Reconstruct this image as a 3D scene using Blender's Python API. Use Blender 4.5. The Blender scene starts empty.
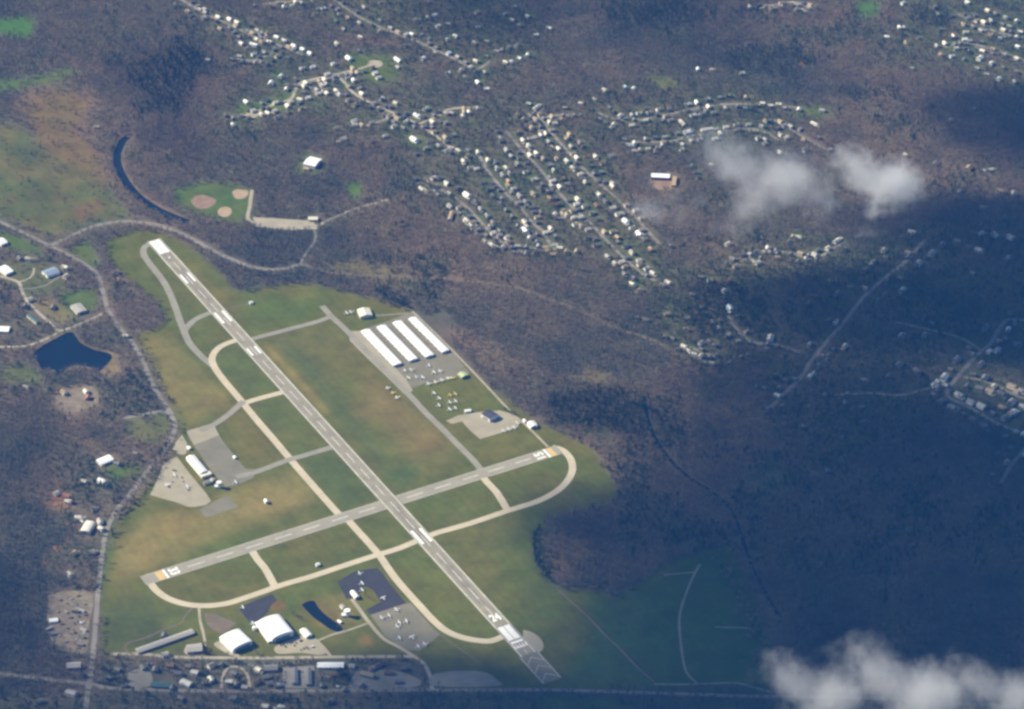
import bpy, bmesh, math, random
import numpy as np
from mathutils import Vector

random.seed(7)
rng = np.random.default_rng(11)
R = math.radians
scene = bpy.context.scene
COL = scene.collection

# ------------------------------------------------------------------ camera
PITCH, FPX, H = R(33.5), 3300.0, 3650.0
D = H / math.tan(PITCH)
CX, CY = 512.0, 354.5
sp, cp = math.sin(PITCH), math.cos(PITCH)

def at(u, v, z=0.0):
    """ground point (at height z) seen at photo position u, v"""
    a, b = (u - CX) / FPX, (CY - v) / FPX
    dx, dy, dz = a, cp + b * sp, -sp + b * cp
    t = (z - H) / dz
    return (dx * t, -D + dy * t)

def to_px(x, y, z=0.0):
    ry, rz = y + D, z - H
    depth = ry * cp - rz * sp
    up = ry * sp + rz * cp
    return CX + FPX * x / depth, CY - FPX * up / depth

cam_d = bpy.data.cameras.new('camera')
cam = bpy.data.objects.new('camera', cam_d)
COL.objects.link(cam)
cam.location = (0, -D, H)
cam.rotation_euler = (math.pi / 2 - PITCH, 0, 0)
cam_d.sensor_width = 36.0
cam_d.lens = FPX * 36.0 / 1024.0
cam_d.clip_start = 1.0
cam_d.clip_end = 90000.0
scene.camera = cam

# ------------------------------------------------------------------ light
SUN_EL = R(34.0)
SUN_H = Vector((-0.955, 0.297)).normalized()           # horizontal direction towards the sun
sun_vec = Vector((SUN_H.x * math.cos(SUN_EL), SUN_H.y * math.cos(SUN_EL), math.sin(SUN_EL)))
sd = bpy.data.lights.new('sun', 'SUN')
sun = bpy.data.objects.new('sun', sd)
COL.objects.link(sun)
sd.energy = 5.0
sd.angle = R(0.53)
sd.color = (1.0, 0.915, 0.73)
sun.rotation_euler = sun_vec.to_track_quat('Z', 'Y').to_euler()
sun.location = (-3000, 1000, 6000)
w = bpy.data.worlds.new('World')
scene.world = w
w.use_nodes = True
nt = w.node_tree
sky = nt.nodes.new('ShaderNodeTexSky')
sky.sky_type = 'NISHITA'
sky.sun_disc = False
sky.sun_elevation = SUN_EL
sky.sun_rotation = math.atan2(SUN_H.x, SUN_H.y)
sky.altitude = 300
sky.ozone_density = 3.5
sky.dust_density = 0.3
nt.links.new(sky.outputs[0], nt.nodes['Background'].inputs[0])
nt.nodes['Background'].inputs[1].default_value = 0.055
vs = scene.view_settings
vs.view_transform = 'Standard'
vs.look = 'None'
vs.gamma = 1.0
vs.use_curve_mapping = False
vs.exposure = 1.1
scene.render.engine = 'CYCLES'
cy = scene.cycles
cy.use_denoising = True
cy.max_bounces = 5
cy.diffuse_bounces = 2
cy.glossy_bounces = 2
cy.transparent_max_bounces = 24
cy.volume_bounces = 1
cy.volume_step_rate = 1.0
cy.volume_max_steps = 64
cy.filter_width = 2.85
cy.sample_clamp_indirect = 6.0

# ------------------------------------------------------------------ materials
def principled(name):
    m = bpy.data.materials.new(name)
    m.use_nodes = True
    n = m.node_tree
    return m, n, n.nodes['Principled BSDF']

def noise_mat(name, c1, c2, scale=0.05, rough=0.9, spec=0.2, detail=4.0, scale2=None, c3=None, amt3=0.5):
    """two world-space noises mixing the thing's own colours"""
    m, n, b = principled(name)
    geo = n.nodes.new('ShaderNodeNewGeometry')
    tx = n.nodes.new('ShaderNodeTexNoise')
    tx.inputs['Scale'].default_value = scale
    tx.inputs['Detail'].default_value = detail
    tx.inputs['Roughness'].default_value = 0.65
    n.links.new(geo.outputs['Position'], tx.inputs['Vector'])
    rp = n.nodes.new('ShaderNodeValToRGB')
    rp.color_ramp.elements[0].position = 0.32
    rp.color_ramp.elements[1].position = 0.68
    rp.color_ramp.elements[0].color = (*c1, 1)
    rp.color_ramp.elements[1].color = (*c2, 1)
    n.links.new(tx.outputs['Fac'], rp.inputs['Fac'])
    out = rp.outputs['Color']
    if c3 is not None:
        t2 = n.nodes.new('ShaderNodeTexNoise')
        t2.inputs['Scale'].default_value = scale2
        t2.inputs['Detail'].default_value = 3.0
        n.links.new(geo.outputs['Position'], t2.inputs['Vector'])
        r2 = n.nodes.new('ShaderNodeMapRange')
        r2.inputs['From Min'].default_value = 0.5
        r2.inputs['From Max'].default_value = 0.72
        r2.inputs['To Max'].default_value = amt3
        n.links.new(t2.outputs['Fac'], r2.inputs['Value'])
        mx = n.nodes.new('ShaderNodeMix')
        mx.data_type = 'RGBA'
        n.links.new(r2.outputs[0], mx.inputs['Factor'])
        n.links.new(out, mx.inputs['A'])
        mx.inputs['B'].default_value = (*c3, 1)
        out = mx.outputs['Result']
    n.links.new(out, b.inputs['Base Color'])
    b.inputs['Roughness'].default_value = rough
    b.inputs['Specular IOR Level'].default_value = spec
    return m

def sc(c, k):
    return tuple(x * k for x in c)

def flat_mat(name, c, rough=0.7, spec=0.3, var=0.12, scale=0.4):
    return noise_mat(name, sc(c, 1 - var), sc(c, 1 + var), scale, rough, spec)

M = {}
M['runway'] = noise_mat('runway_asphalt', (0.215, 0.192, 0.135), (0.30, 0.268, 0.188), 0.03, 0.9, 0.2, 6.0, 0.2, (0.16, 0.15, 0.13), 0.35)
M['runway2'] = noise_mat('cross_runway_asphalt', (0.25, 0.228, 0.17), (0.315, 0.285, 0.205), 0.03, 0.9, 0.2, 6.0, 0.2, (0.2, 0.185, 0.15), 0.35)
M['taxi'] = noise_mat('taxiway_concrete', (0.43, 0.368, 0.25), (0.53, 0.452, 0.312), 0.04, 0.9, 0.2, 5.0, 0.25, (0.33, 0.29, 0.21), 0.4)
M['taxi_grey'] = noise_mat('worn_taxiway', (0.215, 0.2, 0.15), (0.28, 0.26, 0.195), 0.04, 0.9, 0.2, 5.0)
M['apron_tan'] = noise_mat('apron_concrete', (0.28, 0.245, 0.165), (0.355, 0.31, 0.21), 0.03, 0.9, 0.2, 6.0, 0.12, (0.27, 0.25, 0.19), 0.5)
M['apron_grey'] = noise_mat('apron_asphalt', (0.150, 0.137, 0.088), (0.21, 0.19, 0.122), 0.03, 0.9, 0.2, 6.0, 0.12, (0.13, 0.125, 0.11), 0.5)
M['asphalt_dark'] = noise_mat('fresh_asphalt', (0.034, 0.032, 0.034), (0.050, 0.047, 0.049), 0.05, 0.9, 0.2)
M['road'] = noise_mat('road_asphalt', (0.17, 0.155, 0.125), (0.25, 0.225, 0.18), 0.02, 0.9, 0.2, 5.0)
M['street'] = noise_mat('street_asphalt', (0.17, 0.153, 0.115), (0.26, 0.234, 0.178), 0.02, 0.9, 0.2, 5.0)
M['lane'] = noise_mat('pale_lane', (0.27, 0.235, 0.165), (0.37, 0.325, 0.235), 0.03, 0.9, 0.2, 5.0)
M['track'] = noise_mat('dirt_track', (0.13, 0.100, 0.068), (0.18, 0.138, 0.092), 0.03, 0.95, 0.1, 5.0)
M['dirt'] = noise_mat('bare_dirt', (0.30, 0.215, 0.13), (0.40, 0.29, 0.18), 0.05, 0.95, 0.1)
M['brown_dirt'] = noise_mat('brown_dirt', (0.19, 0.125, 0.08), (0.29, 0.20, 0.13), 0.05, 0.95, 0.1)
M['yard'] = noise_mat('yard_dirt', (0.14, 0.112, 0.075), (0.25, 0.205, 0.14), 0.05, 0.95, 0.1, 6.0, 0.13, (0.08, 0.075, 0.06), 0.6)
M['paint'] = noise_mat('white_paint', (0.72, 0.71, 0.66), (0.84, 0.82, 0.77), 0.15, 0.7, 0.3)
M['paint_worn'] = noise_mat('worn_white_paint', (0.38, 0.365, 0.31), (0.55, 0.53, 0.45), 0.12, 0.8, 0.3)
M['paint_edge'] = noise_mat('faded_edge_paint', (0.38, 0.36, 0.29), (0.54, 0.51, 0.41), 0.06, 0.8, 0.3)
M['paint_yellow'] = noise_mat('yellow_paint', (0.50, 0.345, 0.13), (0.62, 0.44, 0.18), 0.1, 0.8, 0.3)
M['roof_white'] = flat_mat('white_metal_roof', (0.80, 0.79, 0.75), 0.5, 0.4, 0.05, 0.2)
M['roof_cream'] = flat_mat('cream_metal_roof', (0.66, 0.61, 0.48), 0.55, 0.4, 0.06, 0.2)
M['roof_pale'] = flat_mat('pale_grey_roof', (0.33, 0.31, 0.265), 0.7, 0.3, 0.08, 0.3)
M['roof_bright'] = flat_mat('off_white_roof', (0.55, 0.50, 0.395), 0.7, 0.3, 0.08, 0.3)
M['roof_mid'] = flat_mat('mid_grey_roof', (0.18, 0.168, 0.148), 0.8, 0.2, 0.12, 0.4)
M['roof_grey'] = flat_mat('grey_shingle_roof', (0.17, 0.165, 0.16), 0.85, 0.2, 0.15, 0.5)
M['roof_dark'] = flat_mat('dark_roof', (0.05, 0.052, 0.06), 0.8, 0.3, 0.15, 0.4)
M['roof_tan'] = flat_mat('tan_shingle_roof', (0.36, 0.27, 0.16), 0.85, 0.2, 0.12, 0.5)
M['roof_brown'] = flat_mat('brown_shingle_roof', (0.20, 0.125, 0.075), 0.85, 0.2, 0.15, 0.5)
M['roof_red'] = flat_mat('reddish_roof', (0.33, 0.15, 0.10), 0.85, 0.2, 0.12, 0.5)
M['roof_blue'] = flat_mat('blue_grey_metal_roof', (0.20, 0.255, 0.32), 0.6, 0.4, 0.06, 0.2)
M['roof_green'] = flat_mat('pale_green_roof', (0.42, 0.47, 0.22), 0.7, 0.3, 0.1, 0.3)
M['roof_teal'] = flat_mat('dark_teal_roof', (0.06, 0.12, 0.11), 0.8, 0.3, 0.15, 0.3)
M['wall_white'] = flat_mat('white_wall', (0.78, 0.75, 0.67), 0.7, 0.3, 0.05, 0.4)
M['wall_cream'] = flat_mat('cream_wall', (0.62, 0.55, 0.42), 0.75, 0.3, 0.07, 0.4)
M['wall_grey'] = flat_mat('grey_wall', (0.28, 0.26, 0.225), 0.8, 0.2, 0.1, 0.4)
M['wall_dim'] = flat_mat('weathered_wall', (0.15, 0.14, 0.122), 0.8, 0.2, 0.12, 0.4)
M['wall_brick'] = flat_mat('brick_wall', (0.27, 0.14, 0.095), 0.9, 0.2, 0.15, 1.2)
M['door_grey'] = flat_mat('grey_door', (0.22, 0.22, 0.22), 0.6, 0.4, 0.08)
M['window'] = flat_mat('dark_glass', (0.03, 0.04, 0.05), 0.12, 0.6, 0.1)
M['plane_white'] = flat_mat('aircraft_white', (0.80, 0.80, 0.78), 0.35, 0.5, 0.03)
M['plane_yellow'] = flat_mat('aircraft_yellow', (0.72, 0.55, 0.16), 0.35, 0.5, 0.03)
M['car_white'] = flat_mat('car_white', (0.75, 0.75, 0.74), 0.3, 0.5, 0.03)
M['car_dark'] = flat_mat('car_dark', (0.03, 0.032, 0.04), 0.25, 0.5, 0.05)
M['car_grey'] = flat_mat('car_grey', (0.25, 0.26, 0.27), 0.3, 0.5, 0.05)
M['car_red'] = flat_mat('car_red', (0.30, 0.05, 0.04), 0.3, 0.5, 0.05)
M['tyre'] = flat_mat('tyre_rubber', (0.02, 0.02, 0.02), 0.9, 0.2, 0.1)
M['bark'] = flat_mat('bark', (0.10, 0.08, 0.065), 0.95, 0.1, 0.2, 1.0)
M['sock'] = flat_mat('windsock_orange', (0.62, 0.24, 0.06), 0.8, 0.2, 0.05)

def water_mat(name, c):
    m, n, b = principled(name)
    tx = n.nodes.new('ShaderNodeTexNoise')
    tx.inputs['Scale'].default_value = 0.35
    geo = n.nodes.new('ShaderNodeNewGeometry')
    n.links.new(geo.outputs['Position'], tx.inputs['Vector'])
    bp = n.nodes.new('ShaderNodeBump')
    bp.inputs['Strength'].default_value = 0.05
    n.links.new(tx.outputs['Fac'], bp.inputs['Height'])
    n.links.new(bp.outputs[0], b.inputs['Normal'])
    b.inputs['Base Color'].default_value = (*c, 1)
    b.inputs['Specular IOR Level'].default_value = 0.3
    b.inputs['Roughness'].default_value = 0.2
    return m
M['water'] = water_mat('pond_water', (0.005, 0.010, 0.017))
M['river'] = water_mat('river_water', (0.008, 0.012, 0.014))

# ------------------------------------------------------------------ object helpers
def link_mesh(name, verts, faces, mat, parent=None, smooth=False):
    me = bpy.data.meshes.new(name)
    me.from_pydata([tuple(v) for v in verts], [], faces)
    if mat is not None:
        me.materials.append(mat)
    if smooth:
        me.polygons.foreach_set('use_smooth', [True] * len(me.polygons))
    me.update()
    o = bpy.data.objects.new(name, me)
    COL.objects.link(o)
    if parent is not None:
        o.parent = parent
    return o

def tag(o, label=None, cat=None, group=None, kind=None):
    if label: o['label'] = label
    if cat: o['category'] = cat
    if group: o['group'] = group
    if kind: o['kind'] = kind
    return o

def empty(name, loc, rz=0.0):
    o = bpy.data.objects.new(name, None)
    o.empty_display_size = 1.0
    COL.objects.link(o)
    o.location = loc
    o.rotation_euler = (0, 0, rz)
    return o

def copy_tree(o, parent=None):
    c = o.copy()
    COL.objects.link(c)
    if parent is not None:
        c.parent = parent
    for ch in list(o.children):
        copy_tree(ch, c)
    return c

class MB:
    def __init__(s):
        s.v, s.f = [], []
    def box(s, x0, x1, y0, y1, z0, z1):
        i = len(s.v)
        s.v += [(x0, y0, z0), (x1, y0, z0), (x1, y1, z0), (x0, y1, z0), (x0, y0, z1), (x1, y0, z1), (x1, y1, z1), (x0, y1, z1)]
        s.f += [tuple(i + k for k in q) for q in ((0, 3, 2, 1), (4, 5, 6, 7), (0, 1, 5, 4), (1, 2, 6, 5), (2, 3, 7, 6), (3, 0, 4, 7))]
        return s
    def prism_x(s, prof, x0, x1):
        """profile of (y, z) swept along x, counter-clockwise seen from +x"""
        i, n = len(s.v), len(prof)
        s.v += [(x0, y, z) for y, z in prof] + [(x1, y, z) for y, z in prof]
        s.f += [tuple(range(i + n - 1, i - 1, -1)), tuple(range(i + n, i + 2 * n))]
        for k in range(n):
            a, b = i + k, i + (k + 1) % n
            s.f.append((a, b, b + n, a + n))
        return s
    def prism_z(s, prof, z0, z1):
        i, n = len(s.v), len(prof)
        s.v += [(x, y, z0) for x, y in prof] + [(x, y, z1) for x, y in prof]
        s.f += [tuple(range(i + n - 1, i - 1, -1)), tuple(range(i + n, i + 2 * n))]
        for k in range(n):
            a, b = i + k, i + (k + 1) % n
            s.f.append((a, b, b + n, a + n))
        return s
    def tube(s, rings, n=8, axis='x'):
        """rings: (position, radius_a, radius_b, offset_z)"""
        i = len(s.v)
        for p, ra, rb, oz in rings:
            for k in range(n):
                t = 2 * math.pi * k / n
                if axis == 'x':
                    s.v.append((p, ra * math.cos(t), oz + rb * math.sin(t)))
                else:
                    s.v.append((ra * math.cos(t), rb * math.sin(t), p))
        m = len(rings)
        for r in range(m - 1):
            for k in range(n):
                a, b = i + r * n + k, i + r * n + (k + 1) % n
                s.f.append((a, b, b + n, a + n))
        s.f.append(tuple(i + k for k in range(n - 1, -1, -1)))
        s.f.append(tuple(i + (m - 1) * n + k for k in range(n)))
        return s
    def build(s, name, mat, parent=None, smooth=False):
        return link_mesh(name, s.v, s.f, mat, parent, smooth)

def smooth_line(pts, sub=6):
    if len(pts) < 3:
        return list(pts)
    P = [pts[0]] + list(pts) + [pts[-1]]
    out = []
    for i in range(1, len(P) - 2):
        p0, p1, p2, p3 = P[i - 1], P[i], P[i + 1], P[i + 2]
        for k in range(sub):
            t = k / sub
            out.append(tuple(0.5 * (2 * p1[j] + (p2[j] - p0[j]) * t + (2 * p0[j] - 5 * p1[j] + 4 * p2[j] - p3[j]) * t * t + (3 * p1[j] - p0[j] - 3 * p2[j] + p3[j]) * t ** 3) for j in (0, 1)))
    out.append(pts[-1])
    return out

_zz = [0.04, 0.004]
def level(base, step=0.004):
    _zz[0], _zz[1] = base, step
def next_z(step=None):
    _zz[0] += step or _zz[1]
    return _zz[0]

def strip_geo(g, width, z):
    n = len(g)
    v, f = [], []
    for i in range(n):
        a = Vector(g[max(i - 1, 0)]); b = Vector(g[min(i + 1, n - 1)])
        d = (b - a)
        d = d.normalized() if d.length > 1e-6 else Vector((1, 0))
        nn = Vector((-d.y, d.x)) * (width / 2)
        p = Vector(g[i])
        v += [(p.x + nn.x, p.y + nn.y, z), (p.x - nn.x, p.y - nn.y, z)]
    for i in range(n - 1):
        f.append((2 * i, 2 * i + 1, 2 * i + 3, 2 * i + 2))
    return v, f

def poly_geo(g, z):
    a = sum(g[i][0] * g[(i + 1) % len(g)][1] - g[(i + 1) % len(g)][0] * g[i][1] for i in range(len(g)))
    if a < 0:
        g = g[::-1]
    return [(x, y, z) for x, y in g], [tuple(range(len(g)))]

# ------------------------------------------------------------------ map authoring raster (ground colours, tree density)
U0, V0, UW, VH = -170, -90, 1366, 900
uu, vv = np.meshgrid(np.arange(UW) + U0 + 0.5, np.arange(VH) + V0 + 0.5)

def blur(a, r):
    r = int(max(1, r))
    for ax in (0, 1):
        for _ in range(2):
            p = np.pad(a, [(r + 1, r) if k == ax else (0, 0) for k in (0, 1)], mode='edge')
            c = np.cumsum(p, axis=ax)
            n = a.shape[ax]
            hi = np.take(c, np.arange(2 * r + 1, 2 * r + 1 + n), axis=ax)
            lo = np.take(c, np.arange(0, n), axis=ax)
            a = (hi - lo) / (2 * r + 1)
    return a

def poly_mask(poly):
    xs = [p[0] for p in poly]; ys = [p[1] for p in poly]
    i0 = max(0, int(min(xs) - U0 - 1)); i1 = min(UW, int(max(xs) - U0 + 2))
    j0 = max(0, int(min(ys) - V0 - 1)); j1 = min(VH, int(max(ys) - V0 + 2))
    m = np.zeros((VH, UW), np.float32)
    if i1 <= i0 or j1 <= j0:
        return m
    x, y = uu[j0:j1, i0:i1], vv[j0:j1, i0:i1]
    ins = np.zeros(x.shape, bool)
    n = len(poly)
    for k in range(n):
        x1, y1 = poly[k]; x2, y2 = poly[(k + 1) % n]
        if y1 == y2: continue
        c = ((y1 > y) != (y2 > y)) & (x < (x2 - x1) * (y - y1) / (y2 - y1) + x1)
        ins ^= c
    m[j0:j1, i0:i1] = ins
    return m

def line_mask(pts, rad, ysc=1.7):
    """1 within rad (photo units across, foreshortened along y) of a polyline"""
    m = np.zeros((VH, UW), np.float32)
    for k in range(len(pts) - 1):
        (x1, y1), (x2, y2) = pts[k], pts[k + 1]
        i0 = max(0, int(min(x1, x2) - rad - U0 - 1)); i1 = min(UW, int(max(x1, x2) + rad - U0 + 2))
        j0 = max(0, int(min(y1, y2) - rad - V0 - 1)); j1 = min(VH, int(max(y1, y2) + rad - V0 + 2))
        if i1 <= i0 or j1 <= j0: continue
        px, py = uu[j0:j1, i0:i1] - x1, (vv[j0:j1, i0:i1] - y1) * ysc
        dx, dy = x2 - x1, (y2 - y1) * ysc
        L = dx * dx + dy * dy + 1e-9
        t = np.clip((px * dx + py * dy) / L, 0, 1)
        d = np.hypot(px - t * dx, py - t * dy)
        m[j0:j1, i0:i1] = np.maximum(m[j0:j1, i0:i1], (d < rad).astype(np.float32))
    return m

def value_noise(shape, cells, seed):
    r = np.random.default_rng(seed)
    gx, gy = cells
    g = r.random((gy + 2, gx + 2)).astype(np.float32)
    y = np.linspace(0, gy, shape[0], endpoint=False); x = np.linspace(0, gx, shape[1], endpoint=False)
    yi, xi = y.astype(int), x.astype(int)
    fy, fx = y - yi, x - xi
    fy = fy * fy * (3 - 2 * fy); fx = fx * fx * (3 - 2 * fx)
    a = g[np.ix_(yi, xi)]; b = g[np.ix_(yi, xi + 1)]; c = g[np.ix_(yi + 1, xi)]; d = g[np.ix_(yi + 1, xi + 1)]
    top = a + (b - a) * fx[None, :]; bot = c + (d - c) * fx[None, :]
    return top + (bot - top) * fy[:, None]

def fbm(cells, seed, octs=4):
    out, amp, tot = 0, 1.0, 0
    for k in range(octs):
        out = out + amp * value_noise((VH, UW), (cells[0] * 2 ** k, cells[1] * 2 ** k), seed + k)
        tot += amp; amp *= 0.55
    return out / tot

n_big = fbm((9, 10), 3)
n_mid = fbm((34, 36), 23)
n_fine = fbm((120, 130), 43, 3)

def lerp3(img, c, m):
    img += (np.array(c, np.float32)[None, None, :] - img) * m[:, :, None]

C_WOOD1, C_WOOD2 = (0.072, 0.068, 0.055), (0.142, 0.108, 0.076)
C_GRASS, C_GRASS2 = (0.088, 0.098, 0.036), (0.113, 0.107, 0.048)
C_STRAW = (0.205, 0.158, 0.070)
C_LAWN = (0.068, 0.098, 0.032)
C_BROWN = (0.150, 0.105, 0.062)
col = np.zeros((VH, UW, 3), np.float32)
col[:] = C_WOOD1
_t = np.clip((n_big * 0.6 + n_mid * 0.4 - 0.36) * 4.2, 0, 1)
lerp3(col, C_WOOD2, _t)
lerp3(col, (0.070, 0.080, 0.050), np.clip((n_mid - 0.52) * 6, 0, 1) * 0.5)
dens = np.ones((VH, UW), np.float32)
evg = np.clip((n_big * 0.45 + n_mid * 0.55 - 0.545) * 7, 0, 1) * 0.42 + 0.015
tone = n_big * 0.6 + n_mid * 0.4            # patchwork of stand colour
olive = np.zeros((VH, UW), np.float32)

def paint(poly, c, soft=2, k=1.0, d=None, e=None, var=0.0, c2=None):
    """ground patch: colour, softness of its border, tree density and evergreen share inside"""
    m = blur(poly_mask(poly), soft) * k
    if c is not None:
        mm = m
        lerp3(col, c, mm)
        if c2 is not None:
            lerp3(col, c2, m * np.clip((n_mid * 0.6 + n_fine * 0.4 - 0.42) * 5, 0, 1) * (var or 0.8))
    if d is not None:
        dens[:] = dens + (d - dens) * np.clip(m, 0, 1)
    if e is not None:
        evg[:] = evg + (e - evg) * np.clip(m, 0, 1)

# --- residential land: lawns between trees
RES = [
    [(205, 8), (240, 12), (320, 45), (315, 70), (280, 90), (230, 60), (205, 40)],
    [(225, 95), (280, 70), (340, 55), (410, 50), (440, 100), (430, 150), (380, 140), (340, 130), (300, 115), (240, 130), (222, 118)],
    [(300, -40), (470, -40), (540, 20), (550, 60), (490, 90), (440, 60), (400, 35), (340, 35), (310, 15)],
    [(395, 100), (470, 105), (540, 95), (560, 120), (610, 160), (640, 210), (665, 255), (672, 285), (640, 295), (610, 265), (560, 255), (500, 250), (455, 215), (420, 190), (405, 150)],
    [(560, 95), (650, 90), (775, 92), (800, 130), (770, 150), (700, 150), (640, 155), (600, 130)],
    [(665, 270), (740, 250), (800, 235), (845, 235), (835, 262), (770, 290), (760, 345), (735, 370), (690, 362), (655, 330)],
    [(760, 330), (850, 250), (930, 225), (1060, 220), (1060, 350), (930, 420), (820, 480), (770, 420)],
    [(925, 330), (1080, 300), (1080, 450), (1000, 440), (930, 400)],
    [(890, -30), (1090, -30), (1090, 90), (1010, 90), (960, 70), (900, 60)],
]
for k, p in enumerate(RES):
    dd = (0.60, 0.48, 0.68, 0.50, 0.60, 0.62, 0.80, 0.55, 0.52)[k]
    paint(p, (0.078, 0.088, 0.040), 7, 0.85, dd, (0.25, 0.22, 0.3, 0.34, 0.34, 0.42, 0.3, 0.2, 0.3)[k], 0.85, (0.105, 0.088, 0.058))

# --- open country at the upper left
paint([(0, 20), (25, 15), (38, 24), (30, 38), (5, 36), (-120, 34), (-120, 20)], (0.055, 0.125, 0.030), 3, 1, 0.0)
paint([(-120, 80), (0, 80), (40, 76), (70, 66), (80, 74), (50, 84), (0, 92), (-120, 94)], (0.080, 0.125, 0.038), 3, 1, 0.05)
paint([(8, 100), (45, 84), (75, 87), (96, 98), (99, 110), (82, 125), (92, 140), (108, 162), (118, 190), (80, 190), (40, 155), (25, 122)], (0.150, 0.100, 0.056), 7, 0.9, 0.02, None, 0.7, (0.112, 0.086, 0.052))
paint([(-140, 115), (20, 122), (45, 150), (80, 172), (112, 190), (140, 220), (90, 226), (50, 243), (0, 218), (-140, 205)], (0.088, 0.098, 0.044), 6, 1, 0.03, 0.05, 0.9, (0.122, 0.104, 0.052))
paint([(20, 140), (50, 160), (70, 172), (30, 168), (0, 155)], (0.062, 0.072, 0.042), 5, 0.7, 0.15)
paint([(70, 210), (95, 198), (108, 203), (96, 216), (80, 220)], (0.16, 0.09, 0.06), 3, 0.7, 0.2)
paint([(10, 232), (40, 246), (44, 255), (15, 252), (0, 244), (-60, 240), (-60, 228)], (0.072, 0.10, 0.034), 2, 1, 0.0)
paint([(-60, 262), (40, 258), (70, 270), (66, 288), (40, 300), (24, 300), (14, 285), (-60, 285)], (0.082, 0.098, 0.042), 3, 0.9, 0.10, 0.1, 0.7, (0.12, 0.095, 0.06))
paint([(58, 292), (95, 288), (100, 306), (80, 318), (60, 312)], (0.075, 0.105, 0.035), 2, 1, 0.02)
paint([(28, 302), (50, 296), (78, 318), (66, 326), (50, 322)], (0.155, 0.125, 0.075), 2, 0.9, 0.05)
paint([(66, 248), (90, 240), (100, 262), (94, 270)], (0.082, 0.105, 0.036), 2, 1, 0.0)
paint([(-60, 315), (35, 312), (58, 328), (36, 342), (-60, 344)], (0.090, 0.085, 0.048), 3, 0.8, 0.35, 0.4)
paint([(0, 366), (20, 362), (42, 372), (40, 385), (0, 384)], (0.092, 0.105, 0.040), 3, 0.9, 0.15)
paint([(108, 352), (118, 350), (120, 372), (106, 378), (100, 372)], (0.215, 0.165, 0.095), 2, 0.9, 0.1)
paint([(52, 388), (92, 384), (104, 404), (78, 418), (50, 408)], (0.16, 0.115, 0.075), 4, 0.9, 0.12)
# --- ball park
paint([(172, 190), (200, 182), (232, 183), (251, 189), (251, 222), (226, 223), (195, 214), (176, 206)], (0.084, 0.108, 0.038), 2, 1, 0.0, None, 0.6, (0.055, 0.10, 0.035))
paint([(344, 183), (360, 182), (364, 197), (352, 199)], (0.075, 0.125, 0.035), 2, 1, 0.0)
paint([(290, 168), (305, 150), (325, 158), (322, 172), (300, 176)], (0.085, 0.105, 0.045), 3, 0.9, 0.05)
paint([(355, 258), (372, 262), (420, 280), (400, 285), (350, 275), (310, 266)], (0.125, 0.105, 0.055), 3, 0.9, 0.2)
paint([(345, 54), (390, 54), (402, 68), (395, 82), (370, 84), (350, 72)], (0.080, 0.112, 0.036), 3, 0.95, 0.08)
paint([(236, 105), (300, 90), (296, 104), (262, 118), (240, 122)], (0.080, 0.118, 0.036), 3, 0.9, 0.10)
paint([(820, 105), (838, 112), (826, 120), (790, 116), (790, 108)], (0.085, 0.105, 0.038), 2, 0.9, 0.1)
paint([(855, 0), (880, 2), (878, 15), (858, 18)], (0.06, 0.13, 0.035), 3, 1, 0.0)
paint([(640, 72), (650, 72), (685, 82), (680, 90), (660, 88)], (0.10, 0.11, 0.045), 2, 0.9, 0.1)
paint([(404, 133), (425, 136), (424, 146), (408, 146)], (0.085, 0.115, 0.04), 2, 0.9, 0.0)
# --- airfield
AIR = [(106, 242), (116, 236), (135, 230), (158, 231), (185, 244), (215, 268), (232, 289), (246, 293), (262, 288), (285, 284),
       (310, 284), (335, 289), (370, 298), (410, 311), (482, 381), (512, 405), (540, 424), (575, 440), (593, 450), (600, 462),
       (613, 480), (616, 496), (606, 505), (572, 511), (548, 518), (534, 534), (531, 552), (545, 578), (556, 590), (600, 590),
       (612, 600), (640, 584), (660, 566), (690, 555), (728, 545), (745, 575), (765, 630), (775, 688), (560, 690), (440, 691), (437, 674),
       (415, 659), (200, 655), (103, 656), (101, 600), (108, 556), (118, 522), (135, 502), (172, 458), (180, 430), (174, 412),
       (156, 372), (135, 335), (160, 327), (166, 318), (158, 304), (140, 288), (124, 275), (108, 258)]
paint(AIR, C_GRASS, 1.5, 1, 0.0, None, 0.75, C_GRASS2)
paint([(270, 338), (335, 322), (360, 345), (405, 395), (472, 464), (405, 490), (340, 420)], (0.098, 0.105, 0.042), 4, 0.9, None, None, 0.9, (0.114, 0.104, 0.060))
paint([(355, 375), (390, 385), (428, 420), (452, 448), (435, 455), (410, 452), (385, 430), (360, 400)], (0.155, 0.120, 0.080), 8, 0.9)
paint([(300, 345), (330, 340), (372, 380), (340, 375)], (0.115, 0.105, 0.048), 6, 0.7)
paint([(277, 345), (300, 345), (365, 430), (400, 478), (380, 470), (330, 408)], (0.066, 0.090, 0.044), 4, 0.7)
paint([(385, 475), (400, 460), (420, 470), (412, 486), (398, 490)], (0.062, 0.090, 0.042), 4, 0.75)
paint([(262, 346), (270, 344), (330, 412), (326, 416)], (0.205, 0.160, 0.095), 2, 0.75)
paint([(170, 255), (176, 256), (232, 302), (222, 305)], (0.140, 0.112, 0.066), 3, 0.7)
paint([(118, 545), (150, 512), (200, 512), (232, 490), (300, 468), (322, 498), (250, 522), (170, 560), (122, 580), (112, 575)], (0.190, 0.154, 0.096), 5, 0.9, None, None, 0.6, (0.135, 0.116, 0.062))
paint([(240, 498), (300, 490), (312, 505), (250, 512)], (0.195, 0.158, 0.105), 5, 0.7)
paint([(138, 342), (168, 338), (200, 368), (232, 400), (188, 428), (178, 408), (152, 370)], (0.166, 0.138, 0.082), 5, 0.85, None, None, 0.5, (0.12, 0.110, 0.055))
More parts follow.
